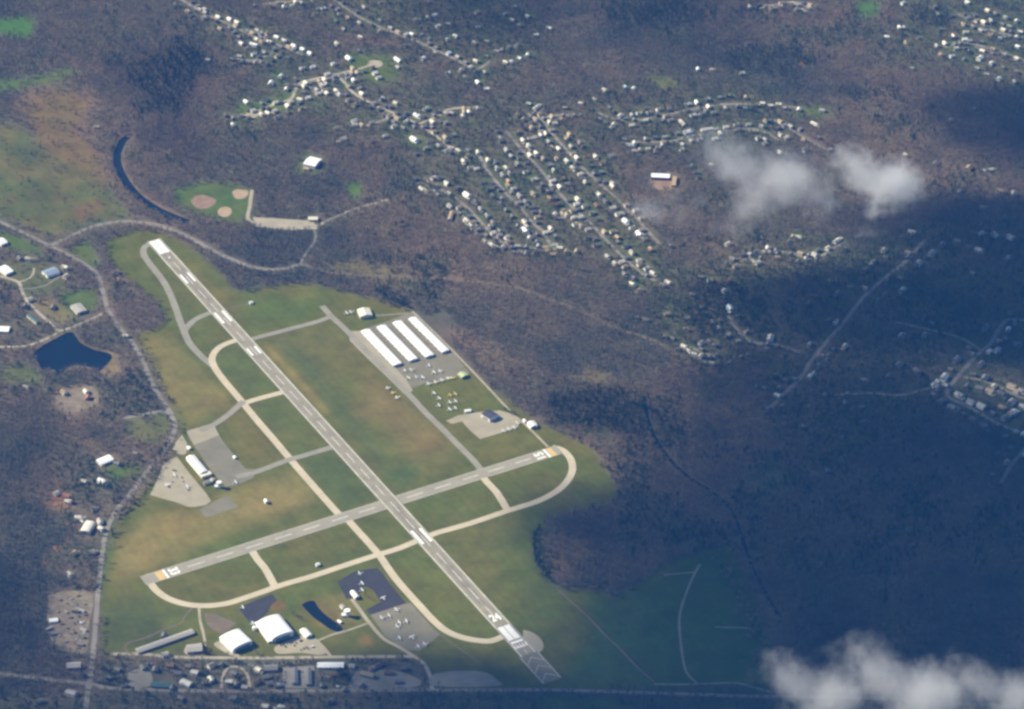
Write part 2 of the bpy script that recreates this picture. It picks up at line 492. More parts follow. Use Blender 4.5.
paint([(215, 410), (245, 412), (282, 462), (252, 470), (226, 440)], (0.118, 0.105, 0.046), 4, 0.8)
paint([(230, 345), (262, 350), (276, 388), (250, 398), (222, 370)], (0.078, 0.100, 0.038), 3, 0.6)
paint([(258, 405), (282, 398), (328, 446), (300, 456)], (0.084, 0.104, 0.038), 3, 0.6)
paint([(305, 462), (335, 452), (376, 500), (345, 511)], (0.066, 0.090, 0.042), 3, 0.7)
paint([(388, 560), (410, 552), (490, 620), (496, 636), (460, 630)], (0.098, 0.104, 0.040), 4, 0.7)
paint([(230, 296), (330, 292), (325, 312), (258, 332)], (0.078, 0.104, 0.036), 5, 0.7)
paint([(280, 285), (320, 285), (310, 300), (285, 300)], (0.125, 0.105, 0.055), 4, 0.6)
paint([(105, 600), (150, 595), (165, 620), (150, 650), (105, 650)], (0.070, 0.082, 0.046), 6, 0.8)
paint([(448, 425), (470, 432), (500, 438), (540, 430), (548, 446), (478, 466)], (0.120, 0.108, 0.048), 4, 0.7)
paint([(410, 385), (450, 376), (478, 378), (500, 405), (470, 412), (430, 412)], (0.104, 0.108, 0.044), 3, 0.7)
paint([(485, 545), (560, 515), (540, 560), (590, 640), (540, 640)], (0.094, 0.106, 0.042), 8, 0.7, None, None, 0.7, (0.075, 0.112, 0.04))
paint([(560, 540), (590, 535), (588, 565), (568, 582), (548, 570), (542, 550)], (0.155, 0.105, 0.062), 4, 0.85, 0.45, 0.0)
paint([(410, 628), (430, 640), (422, 650), (400, 640)], (0.07, 0.1, 0.036), 3, 0.7)
paint([(262, 598), (290, 596), (300, 604), (288, 618), (275, 612)], (0.062, 0.105, 0.030), 3, 0.7)
paint([(268, 600), (285, 600), (287, 610), (276, 612), (268, 606)], (0.17, 0.095, 0.06), 2, 0.8)
paint([(318, 638), (366, 625), (374, 636), (388, 640), (402, 654), (334, 654)], (0.115, 0.105, 0.048), 3, 0.7)
paint([(358, 637), (370, 635), (373, 645), (362, 647)], (0.22, 0.14, 0.085), 2, 0.8)
paint([(324, 596), (345, 592), (352, 604), (358, 618), (345, 626), (330, 612)], (0.145, 0.125, 0.082), 3, 0.7)
# --- village and yards along the lower edge
paint([(100, 658), (420, 659), (434, 690), (96, 690)], (0.110, 0.100, 0.066), 2, 0.9, 0.34, 0.35, 0.8, (0.075, 0.078, 0.058))
paint([(-120, 692), (440, 696), (440, 800), (-120, 800)], (0.085, 0.082, 0.050), 3, 0.7, 0.50, 0.35)
paint([(440, 696), (900, 700), (900, 800), (440, 800)], (0.07, 0.082, 0.04), 3, 0.8, 0.35, 0.25)
paint([(540, 696), (620, 698), (640, 720), (540, 720)], (0.07, 0.1, 0.04), 3, 0.9, 0.0)
paint([(46, 590), (93, 590), (88, 655), (60, 648), (44, 628)], (0.12, 0.095, 0.065), 3, 0.9, 0.03)
paint([(72, 505), (102, 490), (130, 500), (110, 528), (92, 548), (66, 540)], (0.105, 0.085, 0.06), 4, 0.8, 0.30, 0.35)
paint([(102, 466), (138, 462), (146, 472), (130, 478), (112, 480)], (0.072, 0.105, 0.032), 2, 0.95, 0.05)
paint([(120, 420), (168, 414), (172, 430), (160, 446), (130, 440)], (0.092, 0.10, 0.042), 2, 0.9, 0.10)
paint([(75, 440), (96, 438), (94, 450), (72, 448)], (0.16, 0.115, 0.07), 3, 0.7, 0.5)
paint([(50, 494), (68, 492), (74, 506), (60, 512), (46, 506)], (0.24, 0.125, 0.07), 2, 0.8, 0.1)
paint([(102, 520), (118, 516), (112, 548), (104, 600), (98, 600)], (0.075, 0.095, 0.038), 2, 0.8, 0.05)
# --- clearings in the woods
paint([(565, 376), (590, 366), (614, 372), (610, 385), (580, 388)], (0.125, 0.105, 0.055), 4, 0.9, 0.25)
paint([(440, 330), (470, 330), (500, 350), (510, 380), (490, 380), (460, 350)], (0.145, 0.11, 0.072), 5, 0.8, 0.35)
paint([(580, 418), (612, 425), (620, 445), (600, 445), (585, 435)], (0.09, 0.10, 0.05), 4, 0.8, 0.2)
paint([(545, 45), (600, 15), (600, 35), (570, 40)], (0.125, 0.105, 0.07), 5, 0.7, 0.5)
paint([(735, 470), (775, 455), (800, 480), (770, 500), (745, 490)], (0.07, 0.095, 0.05), 5, 0.8, 0.2)
paint([(930, 575), (985, 585), (1080, 610), (1080, 622), (980, 600)], (0.09, 0.095, 0.055), 4, 0.7, 0.25)
# evergreen stands
for p in ([(374, 288), (392, 289), (410, 302), (408, 308), (385, 303), (375, 297)],
          [(426, 291), (436, 290), (434, 301), (425, 301)],
          [(360, 253), (395, 256), (425, 264), (415, 268), (370, 262)],
          [(690, 285), (740, 282), (750, 315), (735, 340), (700, 338), (680, 318)],
          [(735, 295), (765, 300), (770, 335), (745, 340)],
          [(720, 55), (800, 40), (830, 60), (790, 75), (735, 75)],
          [(600, 5), (700, 0), (720, 20), (660, 28), (610, 25)],
          [(900, 8), (940, 8), (950, 28), (915, 28)],
          [(545, 395), (600, 388), (650, 398), (650, 430), (590, 430), (555, 425)],
          [(336, 670), (350, 668), (354, 684), (338, 684)],
          [(840, 90), (900, 85), (900, 100), (850, 105)],
          [(120, 70), (190, 45), (215, 60), (190, 95), (180, 120), (150, 105)]):
    paint(p, None, 3, 1, 1.0, 0.72)
paint([(532, 532), (541, 526), (540, 545), (545, 562), (556, 580), (546, 582), (534, 560)], (0.045, 0.058, 0.03), 2, 1, 0.8, 0.8)

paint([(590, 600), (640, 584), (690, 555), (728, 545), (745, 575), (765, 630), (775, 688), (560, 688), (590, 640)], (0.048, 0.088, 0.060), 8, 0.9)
paint([(712, 548), (738, 538), (785, 640), (790, 692), (757, 692), (745, 620)], None, 8, 1, 0.5)
air_m = blur(poly_mask(AIR), 2)[:, :, None]
paint([(58, 334), (72, 330), (80, 340), (96, 348), (112, 352), (116, 358), (112, 366), (99, 375), (60, 379), (40, 371), (30, 354), (40, 345)], (0.15, 0.115, 0.072), 3, 0.8)
paint([(298, 604), (316, 598), (346, 627), (341, 636), (318, 624)], (0.14, 0.105, 0.066), 2, 0.7)
col *= 1 - air_m + air_m * np.array([1.02, 1.0, 0.46], np.float32)
open_m = np.clip((0.35 - np.maximum(dens, air_m[:, :, 0])) * 4, 0, 1)[:, :, None]
col *= 1 - open_m + open_m * np.array([1.0, 1.0, 0.66], np.float32)

# ------------------------------------------------------------------ roads and pavements, all authored as centre lines
def clear(pts, rad, c=None):
    m = line_mask(pts, rad)
    dens[m > 0] = 0
def clear_poly(pts):
    m = blur(poly_mask(pts), 1)
    dens[m > 0.25] = 0

def sheet_strip(name, pts, width, mat, label, cat, smooth=True, trees=1.4):
    p = smooth_line(pts) if smooth else pts
    v, f = strip_geo([at(*q) for q in p], width, next_z())
    o = link_mesh(name, v, f, mat)
    clear(p, width / 1.9 * 0.5 + trees)
    return tag(o, label, cat, None, 'structure')

def sheet_poly(name, pts, mat, label, cat, smooth=False):
    p = smooth_line(list(pts) + [pts[0]])[:-1] if smooth else pts
    v, f = poly_geo([at(*q) for q in p], next_z())
    o = link_mesh(name, v, f, mat)
    clear_poly(p)
    return tag(o, label, cat, None, 'structure')

# bare earth patches
level(0.03)
sheet_poly('infield', [(190.5, 201), (195, 196.5), (203, 195), (212, 197.5), (216.5, 200.5), (213, 205), (206, 208.5), (196, 207.5)], M['brown_dirt'], 'large brown ball infield at the left of the ball park', 'infield', True)
sheet_poly('infield', [(232, 192), (236, 189.5), (243, 189), (248, 191), (247.5, 195.5), (242, 199), (235, 198)], M['dirt'], 'tan ball infield in the upper right of the ball park', 'infield', True)
sheet_poly('infield', [(217.5, 211), (221, 207.5), (228, 207), (231.5, 210), (230.5, 214.5), (225, 217), (219, 215.5)], M['dirt'], 'tan ball infield at the lower side of the ball park', 'infield', True)
sheet_poly('dirt_yard', [(49, 593), (91, 593), (89, 625), (86, 652), (66, 650), (48, 634)], M['yard'], 'brown dirt yard beside the left road', 'yard', True)
sheet_poly('dirt_yard', [(56, 396), (84, 386), (96, 390), (98, 402), (76, 412), (58, 408)], M['yard'], 'brown cluttered yard below the pond', 'yard', True)
# water
RIVER = [(128, 137), (123, 141), (117.5, 153), (118, 166), (126, 182), (139, 197), (157, 209), (172, 216), (188, 222)]
sheet_strip('river', RIVER, 18, M['river'], 'dark narrow river bending past the ball park', 'river', True, 0.3)
SHADE_STREAM = [(644, 396), (648, 420), (655, 438), (672, 462), (690, 478), (712, 492), (732, 512), (743, 540), (752, 566), (764, 590), (780, 618)]  # dark water also stands in for the tree shadow along this gap
sheet_strip('shade_stream', SHADE_STREAM, 7, M['river'], 'dark water strip that also stands for shade between the trees', 'shade_stream', True, 0.0)
sheet_poly('pond', [(61, 335.5), (71, 332), (77, 338), (81, 343), (94, 349.5), (108, 353), (112, 357), (108, 363.5), (99, 371), (89, 367), (71, 366), (60, 375), (56, 376), (54.6, 370), (43, 370), (38, 362), (33, 354.6), (42, 346)], M['water'], 'dark blue pond left of the airfield', 'pond', True)
sheet_poly('pond', [(301.5, 605), (306, 602), (314, 601), (318, 607), (324.6, 614), (334, 621), (342, 627), (341, 632), (332, 630), (322, 623.5), (312, 616)], M['water'], 'narrow dark pond beside the white arched hangar', 'pond', True)

# roads
level(0.07)
def road(pts, wdt, mat, label, name='road'):
    return sheet_strip(name, pts, wdt, M[mat], label, 'road', True, 0.2 if mat == 'track' else 1.2)
road([(-60, 196), (0, 222), (48, 245), (76, 259), (96.5, 274), (103, 292), (108, 309.5), (119, 327), (132, 342.5), (143, 362), (152, 384), (163, 402), (172, 414)], 9, 'road', 'grey country road passing left of the airfield')
road([(51, 245), (68.6, 237), (91, 227), (114, 222), (137, 222), (160, 225.7), (183, 234.6), (203, 245), (223.5, 256), (255, 267.6), (279, 269), (301, 264)], 11, 'road', 'curved grey road round the far runway end')
road([(301, 264), (332, 273), (370, 275), (410, 277), (450, 279), (512, 287), (542, 297), (575, 309), (613, 327), (654, 341), (676, 356)], 7, 'track', 'faint brown track through the bare woods', 'track')
road([(300, 264), (307, 252), (315, 240), (314, 228)], 6, 'road', 'short road from the ball park down to the curve')
road([(252, 190), (250, 205), (250, 221), (280, 225), (314, 226), (327, 221), (357, 208), (388, 200)], 8, 'lane', 'tan lane along the lower side of the ball park')
road([(122, 418), (135, 416), (150, 413), (163, 411), (171, 415), (175, 426), (172, 437), (164, 451), (150, 468), (138, 483), (132, 492), (118, 508), (108, 526), (104, 542), (101, 562), (98, 592), (96, 620), (93.5, 650), (91, 672), (88, 690), (84, 725)], 9, 'road', 'grey road running down the left side of the airfield')
road([(-100, 662), (0, 673.5), (45, 679), (88, 684), (112, 688), (180, 690.5), (256, 691), (340, 690.5), (430, 690), (512, 690), (560, 690), (620, 692), (690, 694), (740, 696), (860, 698), (1000, 706), (1130, 716)], 9, 'road', 'straight road along the bottom edge')
road([(110, 654), (140, 654), (175, 657), (203, 657.5), (250, 658), (330, 657), (400, 656.5), (414, 656.5)], 8, 'lane', 'straight lane below the white hangars')
road([(351.6, 599), (360, 610), (368, 621), (383, 638), (397, 646), (412, 655), (424, 664), (430, 676), (432.5, 690)], 7, 'lane', 'pale lane curving from the ramp to the bottom road')
road([(318, 640.5), (333, 634.5), (349, 630), (367, 623.5)], 5, 'lane', 'short pale lane across the grass by the narrow pond')
road([(316, 640), (324, 648), (331, 657)], 6, 'lane', 'short pale drive beside the hangar car park')
road([(221.4, 688), (223, 676), (227, 669), (235, 666.5), (243, 669.5), (248, 677), (250, 689)], 5, 'lane', 'looped tan drive between the bottom roads')
road([(194, 606), (185, 616), (181, 623), (165, 629), (145, 638), (128, 643), (126, 650), (134, 655)], 4, 'track', 'thin track looping round the long grey shed', 'track')
road([(199, 606), (200, 620), (203, 632), (205, 642)], 5, 'lane', 'short tan drive up to the curved taxiway')
road([(412, 311), (445, 343), (479, 378), (512, 413), (527, 426), (548, 447)], 5, 'lane', 'thin pale service road behind the white hangar rows')
road([(364, 317), (385, 315), (412, 313)], 5, 'road', 'short service road beside the cream hangar')
road([(0, 276), (18, 282), (21.6, 291), (28, 302), (42, 316), (50, 323), (60, 330.5), (79, 324), (96, 317), (108, 310)], 7, 'lane', 'tan lane above the large pond')
road([(60, 331), (48, 338), (38, 342), (25, 346), (0, 347), (-80, 348)], 7, 'lane', 'tan lane along the left shore of the pond')
road([(-60, 268), (-20, 273), (0, 276)], 7, 'lane', 'lane entering by the white sheds at the left edge')
road([(19, 282), (28, 279), (33, 274), (34, 268)], 5, 'lane', 'short curved drive by the blue grey roof')
road([(23, 289), (34, 288), (46, 285), (54, 280), (61, 276)], 4, 'road', 'side drive below the blue grey roof')
road([(697, 683), (686, 671), (681, 645), (679.5, 618), (684.5, 598), (693, 577), (700, 564)], 4.5, 'street', 'winding path in the shaded field', 'path')
road([(696, 572), (680, 573.5), (664, 575)], 4, 'street', 'short side path in the shaded field', 'path')
road([(715, 627), (748, 628)], 4, 'street', 'short pale strip in the shaded field', 'path')
road([(654, 684), (680, 684.5), (700, 684), (735, 683), (752, 687), (770, 692)], 5, 'street', 'lane running beside the bottom road in shade')
road([(558, 590), (575, 605), (591, 620), (605, 635), (619, 648), (636, 666), (654, 682)], 4, 'track', 'faint brown track across the shaded grass', 'track')
road([(437, 632), (450, 642), (480, 663)], 2.5, 'track', 'thin track in the shaded grass by the runway', 'track')
road([(211, 314), (226, 309), (251, 303)], 3, 'track', 'thin track from the runway to the white hut', 'track')
# streets of the houses
ST = [
    ([(423, 178), (442, 190), (457, 199.5), (468.6, 209), (478.7, 219.4), (489, 231), (500, 241), (511, 246), (532, 248), (560, 249)], 'road', 'lower left street of the hillside subdivision'),
    ([(478, 152), (486, 168), (499, 185), (509, 197), (520, 207), (531, 221), (543, 232), (551, 246)], 'road', 'second diagonal street of the subdivision'),
    ([(505, 130), (520, 148), (539, 168), (551, 183), (573, 208), (590, 223), (606, 240), (621, 255), (641, 273), (656, 281)], 'road', 'third diagonal street of the subdivision'),
    ([(527, 114), (541, 119), (551, 132), (562, 145), (580, 165), (599, 183), (621, 203), (647, 230), (660, 245)], 'road', 'outer diagonal street of the subdivision'),
    ([(541, 118), (560, 115), (575, 116)], 'road', 'short side street at the top of the subdivision'),
    ([(573, 208), (560, 217), (575, 216)], 'road', 'short connecting street in the subdivision'),
    ([(240, 116), (250.5, 114), (263, 109), (274.6, 104), (291, 98.6), (295, 90), (301, 82.5), (314, 79), (335.4, 74.3), (358, 69), (368, 66)], 'lane', 'winding lane ending at the round cul-de-sac'),
    ([(304, 83), (312, 90), (318, 96)], 'street', 'short lane branching below the winding lane'),
    ([(336, 74.5), (344, 82), (352, 91.6), (366, 100.5), (381, 108), (396, 114), (419, 124.6), (434.4, 135), (450, 147), (464, 153)], 'lane', 'straight pale road below the cul-de-sac'),
    ([(396, 114), (384, 120), (362, 127)], 'lane', 'side lane left of the straight pale road'),
    ([(419, 124), (440, 115), (450, 109), (476, 107)], 'lane', 'side lane right of the straight pale road'),
    ([(170, -8), (190, 5), (208, 15), (235, 27), (247, 33), (262, 40), (282, 46), (303, 55)], 'road', 'hilltop street near the top edge'),
    ([(320, -14), (345, 8), (373, 24), (408, 38), (449, 56), (474, 69), (492, 60)], 'street', 'long diagonal road near the top edge'),
    ([(236, 58), (255, 60), (275, 52)], 'street', 'short street below the hilltop row'),
    ([(262, 4), (300, 0), (320, -6)], 'street', 'short street at the top edge'),
    ([(596, 112), (620, 120), (650, 118), (673, 113), (703, 107), (730, 104), (772, 105), (800, 108)], 'street', 'upper curved street above the clouds'),
    ([(622, 141), (645, 142), (672, 141), (698, 134), (740, 129), (762, 131), (778, 140)], 'street', 'lower curved street above the clouds'),
    ([(728, 315), (736, 329), (752, 342), (776, 345), (800, 352)], 'road', 'pale lane among the evergreens'),
    ([(690, 347), (704, 353), (722, 358)], 'street', 'short street at the edge of the bare woods'),
    ([(740, 262), (759, 253), (784, 252), (815, 258), (842, 243)], 'street', 'street along the edge of the cloud shadow'),
    ([(925, 240), (903, 264), (887, 276), (862, 299), (844, 322), (824, 345), (811, 361), (801, 377), (789, 389), (770, 408)], 'road', 'diagonal road in the large cloud shadow'),
    ([(895, 322), (913, 326), (958, 337), (980, 350)], 'street', 'faint street in the large cloud shadow'),
    ([(1060, 322), (1024, 320), (1008, 320), (999, 329), (990, 344), (976, 356), (965, 368), (955, 380), (947, 391), (950, 398), (965, 405), (983, 415), (1003, 426), (1040, 440)], 'road', 'street bending round the sunlit estate at the right edge'),
    ([(964, 377), (987, 382), (1020, 397), (1050, 405)], 'street', 'inner street of the sunlit estate'),
    ([(1050, 410), (1024, 450), (1012, 464), (1000, 484)], 'road', 'shaded road at the right edge'),
    ([(958, 14), (980, 24), (1000, 33), (1040, 40)], 'street', 'upper street of the top right estate'),
    ([(945, 47), (970, 44), (1000, 52), (1040, 66)], 'street', 'lower street of the top right estate'),
    ([(760, 8), (790, 2), (812, 8)], 'lane', 'pale lane at the top edge'),
    ([(792, 1), (806, 12)], 'lane', 'short lane branching at the top edge'),
    ([(773, 120), (800, 135), (830, 152)], 'street', 'street running down towards the right cloud'),
    ([(835, 395), (870, 393), (900, 395), (930, 388)], 'street', 'shaded street leading to the sunlit estate'),
]
level(0.07)
for pts, m_, lab in ST:
    sheet_strip('street', pts, 8.5 if 'diagonal road in the large' in lab or 'bending round' in lab else 7.5, M[m_], lab, 'road', True, 0.8 if m_ == 'street' else 1.3)
sheet_poly('cul_de_sac', [(375 + 7.8 * math.cos(t), 64 + 3.9 * math.sin(t)) for t in np.linspace(0, 2 * math.pi, 28, endpoint=False)], M['lane'], 'round pale cul-de-sac at the end of the winding lane', 'cul-de-sac')
sheet_poly('turning_pad', [(246, 113), (256, 111), (258, 116), (248, 119)], M['lane'], 'small pale parking pad beside the winding lane', 'parking pad', True)

# paved areas
level(0.205)
sheet_poly('car_park', [(177, 456.5), (181, 462), (190, 474), (201, 487), (206, 493), (211, 501), (206, 505), (195, 507), (188, 507), (178, 503), (150, 495), (153, 489), (158, 478), (163, 465), (170, 459)], M['apron_tan'], 'tan car park beside the white terminal building', 'car park')
sheet_poly('car_park', [(182, 435), (187, 444), (185.5, 454), (179, 454), (173, 450), (177, 441)], M['apron_tan'], 'small tan forecourt above the car park', 'car park', True)
sheet_poly('car_park', [(253, 217), (285, 219), (313, 221), (318, 229), (290, 230), (256, 227)], M['lane'], 'long tan lot below the ball park', 'car park')
sheet_poly('grey_pad', [(199, 510), (226, 495), (239, 507), (206, 518)], M['apron_grey'], 'grey pad below the tan car park', 'pad')
sheet_poly('apron', [(186, 431), (200, 427.5), (213, 423), (217, 431), (222, 440), (234, 455), (246, 469), (258, 469), (253, 478), (238, 485), (226, 487), (212, 472), (199, 453), (190, 440)], M['apron_grey'], 'grey aircraft apron right of the white terminal', 'apron')
sheet_poly('apron', [(186, 431), (200, 427.3), (213, 423), (219, 435), (205, 441), (194, 445)], M['apron_tan'], 'tan end of the apron above the white terminal', 'apron')
sheet_poly('apron', [(357, 333), (361, 330), (385, 322), (411, 312), (452, 351), (464, 366), (470, 374), (428, 382), (412, 389), (403, 384), (391, 366)], M['apron_grey'], 'grey apron between the long white hangars', 'apron')
sheet_poly('apron', [(348, 331), (361, 331), (378, 348), (393, 365), (407, 381), (413, 391), (404, 394), (385, 375), (368, 359), (350, 341)], M['apron_tan'], 'tan ramp along the nearest white hangar row', 'apron')
sheet_poly('apron', [(446, 421), (458, 415.5), (470, 413.3), (483, 411.8), (500, 410.5), (510, 413.5), (521, 422.5), (516, 428.5), (497, 434.2), (480, 439.2), (470, 430.5), (462, 421.5), (452, 424)], M['apron_tan'], 'tan apron round the dark roofed building', 'apron')
sheet_poly('apron', [(337.6, 581.6), (345, 577), (355, 571.4), (377, 568), (382, 573), (393, 588), (406, 603.2), (388, 609), (370.6, 615), (366, 610), (381, 602), (373, 590), (366, 586), (362, 587), (359, 594), (354, 598), (346.5, 599)], M['asphalt_dark'], 'dark fresh asphalt ramp left of the runway', 'ramp')
sheet_poly('apron', [(370.6, 614.8), (388, 609.2), (406, 603.4), (411, 603), (426.5, 621), (440, 635), (430, 643), (420, 651), (406, 650), (385, 636), (374, 620)], M['apron_grey'], 'grey ramp of parked planes in shade', 'ramp')
sheet_poly('apron', [(238, 608), (256, 600), (272, 594), (277, 600), (270, 606), (268, 612), (262, 618), (252, 625), (246, 618)], M['asphalt_dark'], 'dark asphalt behind the white arched hangar', 'ramp')
sheet_poly('grey_pad', [(204, 613), (214, 614), (226, 619), (236, 624), (222, 633), (214, 630), (207, 624)], M['track'], 'brown grey pad beside the left white hangar', 'pad', True)
sheet_poly('car_park', [(276, 646), (300, 636), (312, 637), (319, 641), (327, 651), (320, 655), (300, 653), (280, 654), (274, 650)], M['apron_tan'], 'tan car park of dark cars below the arched hangar', 'car park', True)
sheet_poly('car_park', [(433.5, 674), (455, 671), (484, 672), (497, 680), (497, 686), (434.7, 686)], M['street'], 'grey car park in shade by the bottom road', 'car park', True)
sheet_poly('car_park', [(283, 668), (314, 666), (316, 688), (282, 688)], M['road'], 'paved yard between two dark roofed sheds', 'yard')
sheet_poly('car_park', [(128, 672), (144, 668), (152, 676), (150, 686), (130, 687)], M['street'], 'grey yard in shade above the bottom road', 'yard', True)
sheet_poly('car_park', [(356, 672), (390, 670), (420, 680), (410, 688), (352, 688)], M['street'], 'grey yard beside the tan roofed shed', 'yard', True)
sheet_poly('car_park', [(186, 646), (204, 643), (205, 652), (190, 655), (184, 652)], M['lane'], 'tan forecourt of the grey shed', 'yard', True)
sheet_poly('car_park', [(222, 640), (232, 650), (240, 656), (232, 656), (214, 645)], M['lane'], 'pale forecourt below the left white hangar', 'yard', True)
sheet_poly('school_yard', [(650, 178), (673, 178), (676, 188), (652, 189)], M['brown_dirt'], 'brown yard in front of the white roofed school', 'yard', True)
sheet_poly('run_up_pad', [(523, 630), (531, 632), (539, 637), (543, 643), (543, 649), (538, 653), (531, 650), (524, 640)], M['apron_tan'], 'rounded pad at the near runway end', 'pad', True)

# taxiways
level(0.30)
def taxi(pts, mat, label, wdt=14):
    return sheet_strip('taxiway', pts, wdt, M[mat], label, 'taxiway')
taxi([(152, 243), (145, 247), (143.5, 254), (150, 264), (158, 274), (165, 284), (171, 296), (176, 309), (182, 326), (189, 342), (200, 355), (213, 366)], 'taxi_grey', 'worn grey taxiway beside the far runway end')
taxi([(184, 332), (189, 325), (198, 318), (213, 312)], 'taxi_grey', 'short grey taxiway link to the far runway')
taxi([(243, 339), (231, 342), (220, 347), (213, 355), (213, 364), (222, 378), (238, 397), (256, 419), (275, 441), (296, 466), (317, 490), (333, 508), (343, 519)], 'taxi', 'tan parallel taxiway left of the main runway')
taxi([(348, 520), (356, 529), (367, 541), (379, 555), (390, 571), (401, 585), (419, 605), (435, 622), (448, 632), (464, 638), (481.7, 641), (493, 640.5), (506, 635)], 'taxi', 'tan taxiway curving to the near runway end')
taxi([(240, 405), (256, 399.5), (284, 392)], 'taxi', 'short tan taxiway link crossing to the main runway')
taxi([(244, 401), (228, 415), (213, 425), (200, 431)], 'taxi_grey', 'grey link from the apron to the parallel taxiway')
taxi([(236, 477), (256, 472), (284, 461.5), (306, 455), (333, 447)], 'taxi_grey', 'grey taxiway from the apron to the main runway')
taxi([(148, 578), (154, 588), (164.3, 596.5), (177, 602), (191, 605), (208.7, 605.7), (226.5, 603.6), (241.7, 599), (259.5, 593), (282, 585), (310, 577), (340, 567), (366, 558.5), (379, 554.5), (400, 548), (425, 537.5), (440, 532), (470, 523.5), (507, 511), (537, 501.5), (557, 491), (568, 480), (572.5, 469), (570, 458), (562, 450), (552, 447)], 'taxi', 'long tan taxiway looping round the cross runway')
taxi([(252, 551), (258, 560), (266, 570), (275, 587)], 'taxi', 'short tan taxiway link at the lower left')
taxi([(478, 470), (486, 481), (497, 493), (508, 511)], 'taxi', 'short tan taxiway link right of the cross runway')
taxi([(322, 306), (333, 318), (342, 326), (354, 338), (367, 352), (386, 371), (404.6, 390), (426, 413), (441.4, 428), (459, 446), (472, 459), (482, 471)], 'taxi_grey', 'straight taxiway along the white hangar rows', 13)
taxi([(252, 339), (290, 329), (316, 322), (330, 317)], 'taxi_grey', 'taxiway link from the runway to the hangar rows', 13)

# runways with their paint as parts
def frame_line(p, q):
    a, b = Vector(at(*p)), Vector(at(*q))
    d = (b - a)
    return a, d.normalized(), d.length

def quad_strip(a, d, s0, s1, c, half):
    n = Vector((-d.y, d.x))
    p = [a + d * s0 + n * (c - half), a + d * s1 + n * (c - half), a + d * s1 + n * (c + half), a + d * s0 + n * (c + half)]
    return [(x.x, x.y) for x in p]

def paint_part(name, quads, z, mat, parent):
    v, f = [], []
    for q in quads:
        a = sum(q[i][0] * q[(i + 1) % len(q)][1] - q[(i + 1) % len(q)][0] * q[i][1] for i in range(len(q)))
        if a < 0: q = q[::-1]
        i = len(v)
        v += [(x, y, z) for x, y in q]
        f.append(tuple(range(i, i + len(q))))
    return link_mesh(name, v, f, mat, parent)

def text_part(txt, a, d, s, size, wide, z, mat, parent, flip=False):
    cu = bpy.data.curves.new('runway_number', 'FONT')
    cu.body = txt
    cu.align_x = 'CENTER'; cu.align_y = 'CENTER'
    cu.size = 1.0
    cu.offset = 0.035
    ob = bpy.data.objects.new('tmp_text', cu)
    COL.objects.link(ob)
    dg = bpy.context.evaluated_depsgraph_get()
    me = bpy.data.meshes.new_from_object(ob.evaluated_get(dg))
    bpy.data.objects.remove(ob)
    # d points the way the pilot reads: up of the letters
    if flip: d = -d
    n = Vector((d.y, -d.x))
    xs = [v.co.x for v in me.vertices]; ys = [v.co.y for v in me.vertices]
    mx, my = (max(xs) + min(xs)) / 2, (max(ys) + min(ys)) / 2
    kx, ky = wide / (max(xs) - min(xs)), size / (max(ys) - min(ys))
    for v in me.vertices:
        p = a + (d if not flip else -d) * 0
        q = Vector(s) + n * ((v.co.x - mx) * kx) + d * ((v.co.y - my) * ky)
        v.co = (q.x, q.y, z)
    me.materials.clear(); me.materials.append(mat)
    o = bpy.data.objects.new('runway_number', me)
    COL.objects.link(o); o.parent = parent
    return o

def s_at(a, d, u, v):
    return (Vector(at(u, v)) - a).dot(d)

W2 = 15.2
# cross runway first (lies a little lower at the crossing)
a2, d2, L2 = frame_line((143, 581.0), (559.5, 449.4))
level(0.36)
z = next_z(0.01)
v, f = poly_geo(quad_strip(a2, d2, 0, L2, 0, W2), z)
xr = tag(link_mesh('cross_runway', v, f, M['runway2']), 'shorter grey cross runway with white dashes', 'runway', None, 'structure')
clear([(143, 581), (559.5, 449.4)], 10)
zp = z + 0.006
dash = []
for u, vpx in ((196.7, 564.5), (225.8, 555.6), (254.5, 546.5), (284.4, 537.8), (312.4, 528.8), (341, 519.6), (367.5, 511), (415, 495), (443, 486.5), (471, 477.6), (496.7, 470), (523.3, 461)):
    s = s_at(a2, d2, u, vpx)
    dash.append(quad_strip(a2, d2, s - 17, s + 17, 0, 1.5))
paint_part('centreline_marking', dash, zp, M['paint_worn'], xr)
ed = [quad_strip(a2, d2, 8, L2 - 10, c, 0.5) for c in (-W2 + 0.9, W2 - 0.9)]
paint_part('edge_marking', ed, zp, M['paint_edge'], xr)
sL = s_at(a2, d2, 165.8, 574.2); sR = s_at(a2, d2, 547.2, 453.6)
paint_part('threshold_bar', [quad_strip(a2, d2, sL - 2.2, sL + 2.2, 0, W2 - 1.5)], zp, M['paint'], xr)
paint_part('threshold_bar', [quad_strip(a2, d2, sR - 2.2, sR + 2.2, 0, W2 - 1.5)], zp, M['paint'], xr)
paint_part('yellow_marking', [quad_strip(a2, d2, sL - 17, sL - 4, 0, W2 - 1)], zp, M['paint_yellow'], xr)
paint_part('yellow_marking', [quad_strip(a2, d2, sR + 4, sR + 15, 0, W2 - 1)], zp, M['paint_yellow'], xr)
text_part('33', a2, d2, a2 + d2 * (sL + 17), 19, 20, zp, M['paint'], xr)
text_part('15', a2, d2, a2 + d2 * (sR - 16), 19, 20, zp, M['paint'], xr, True)

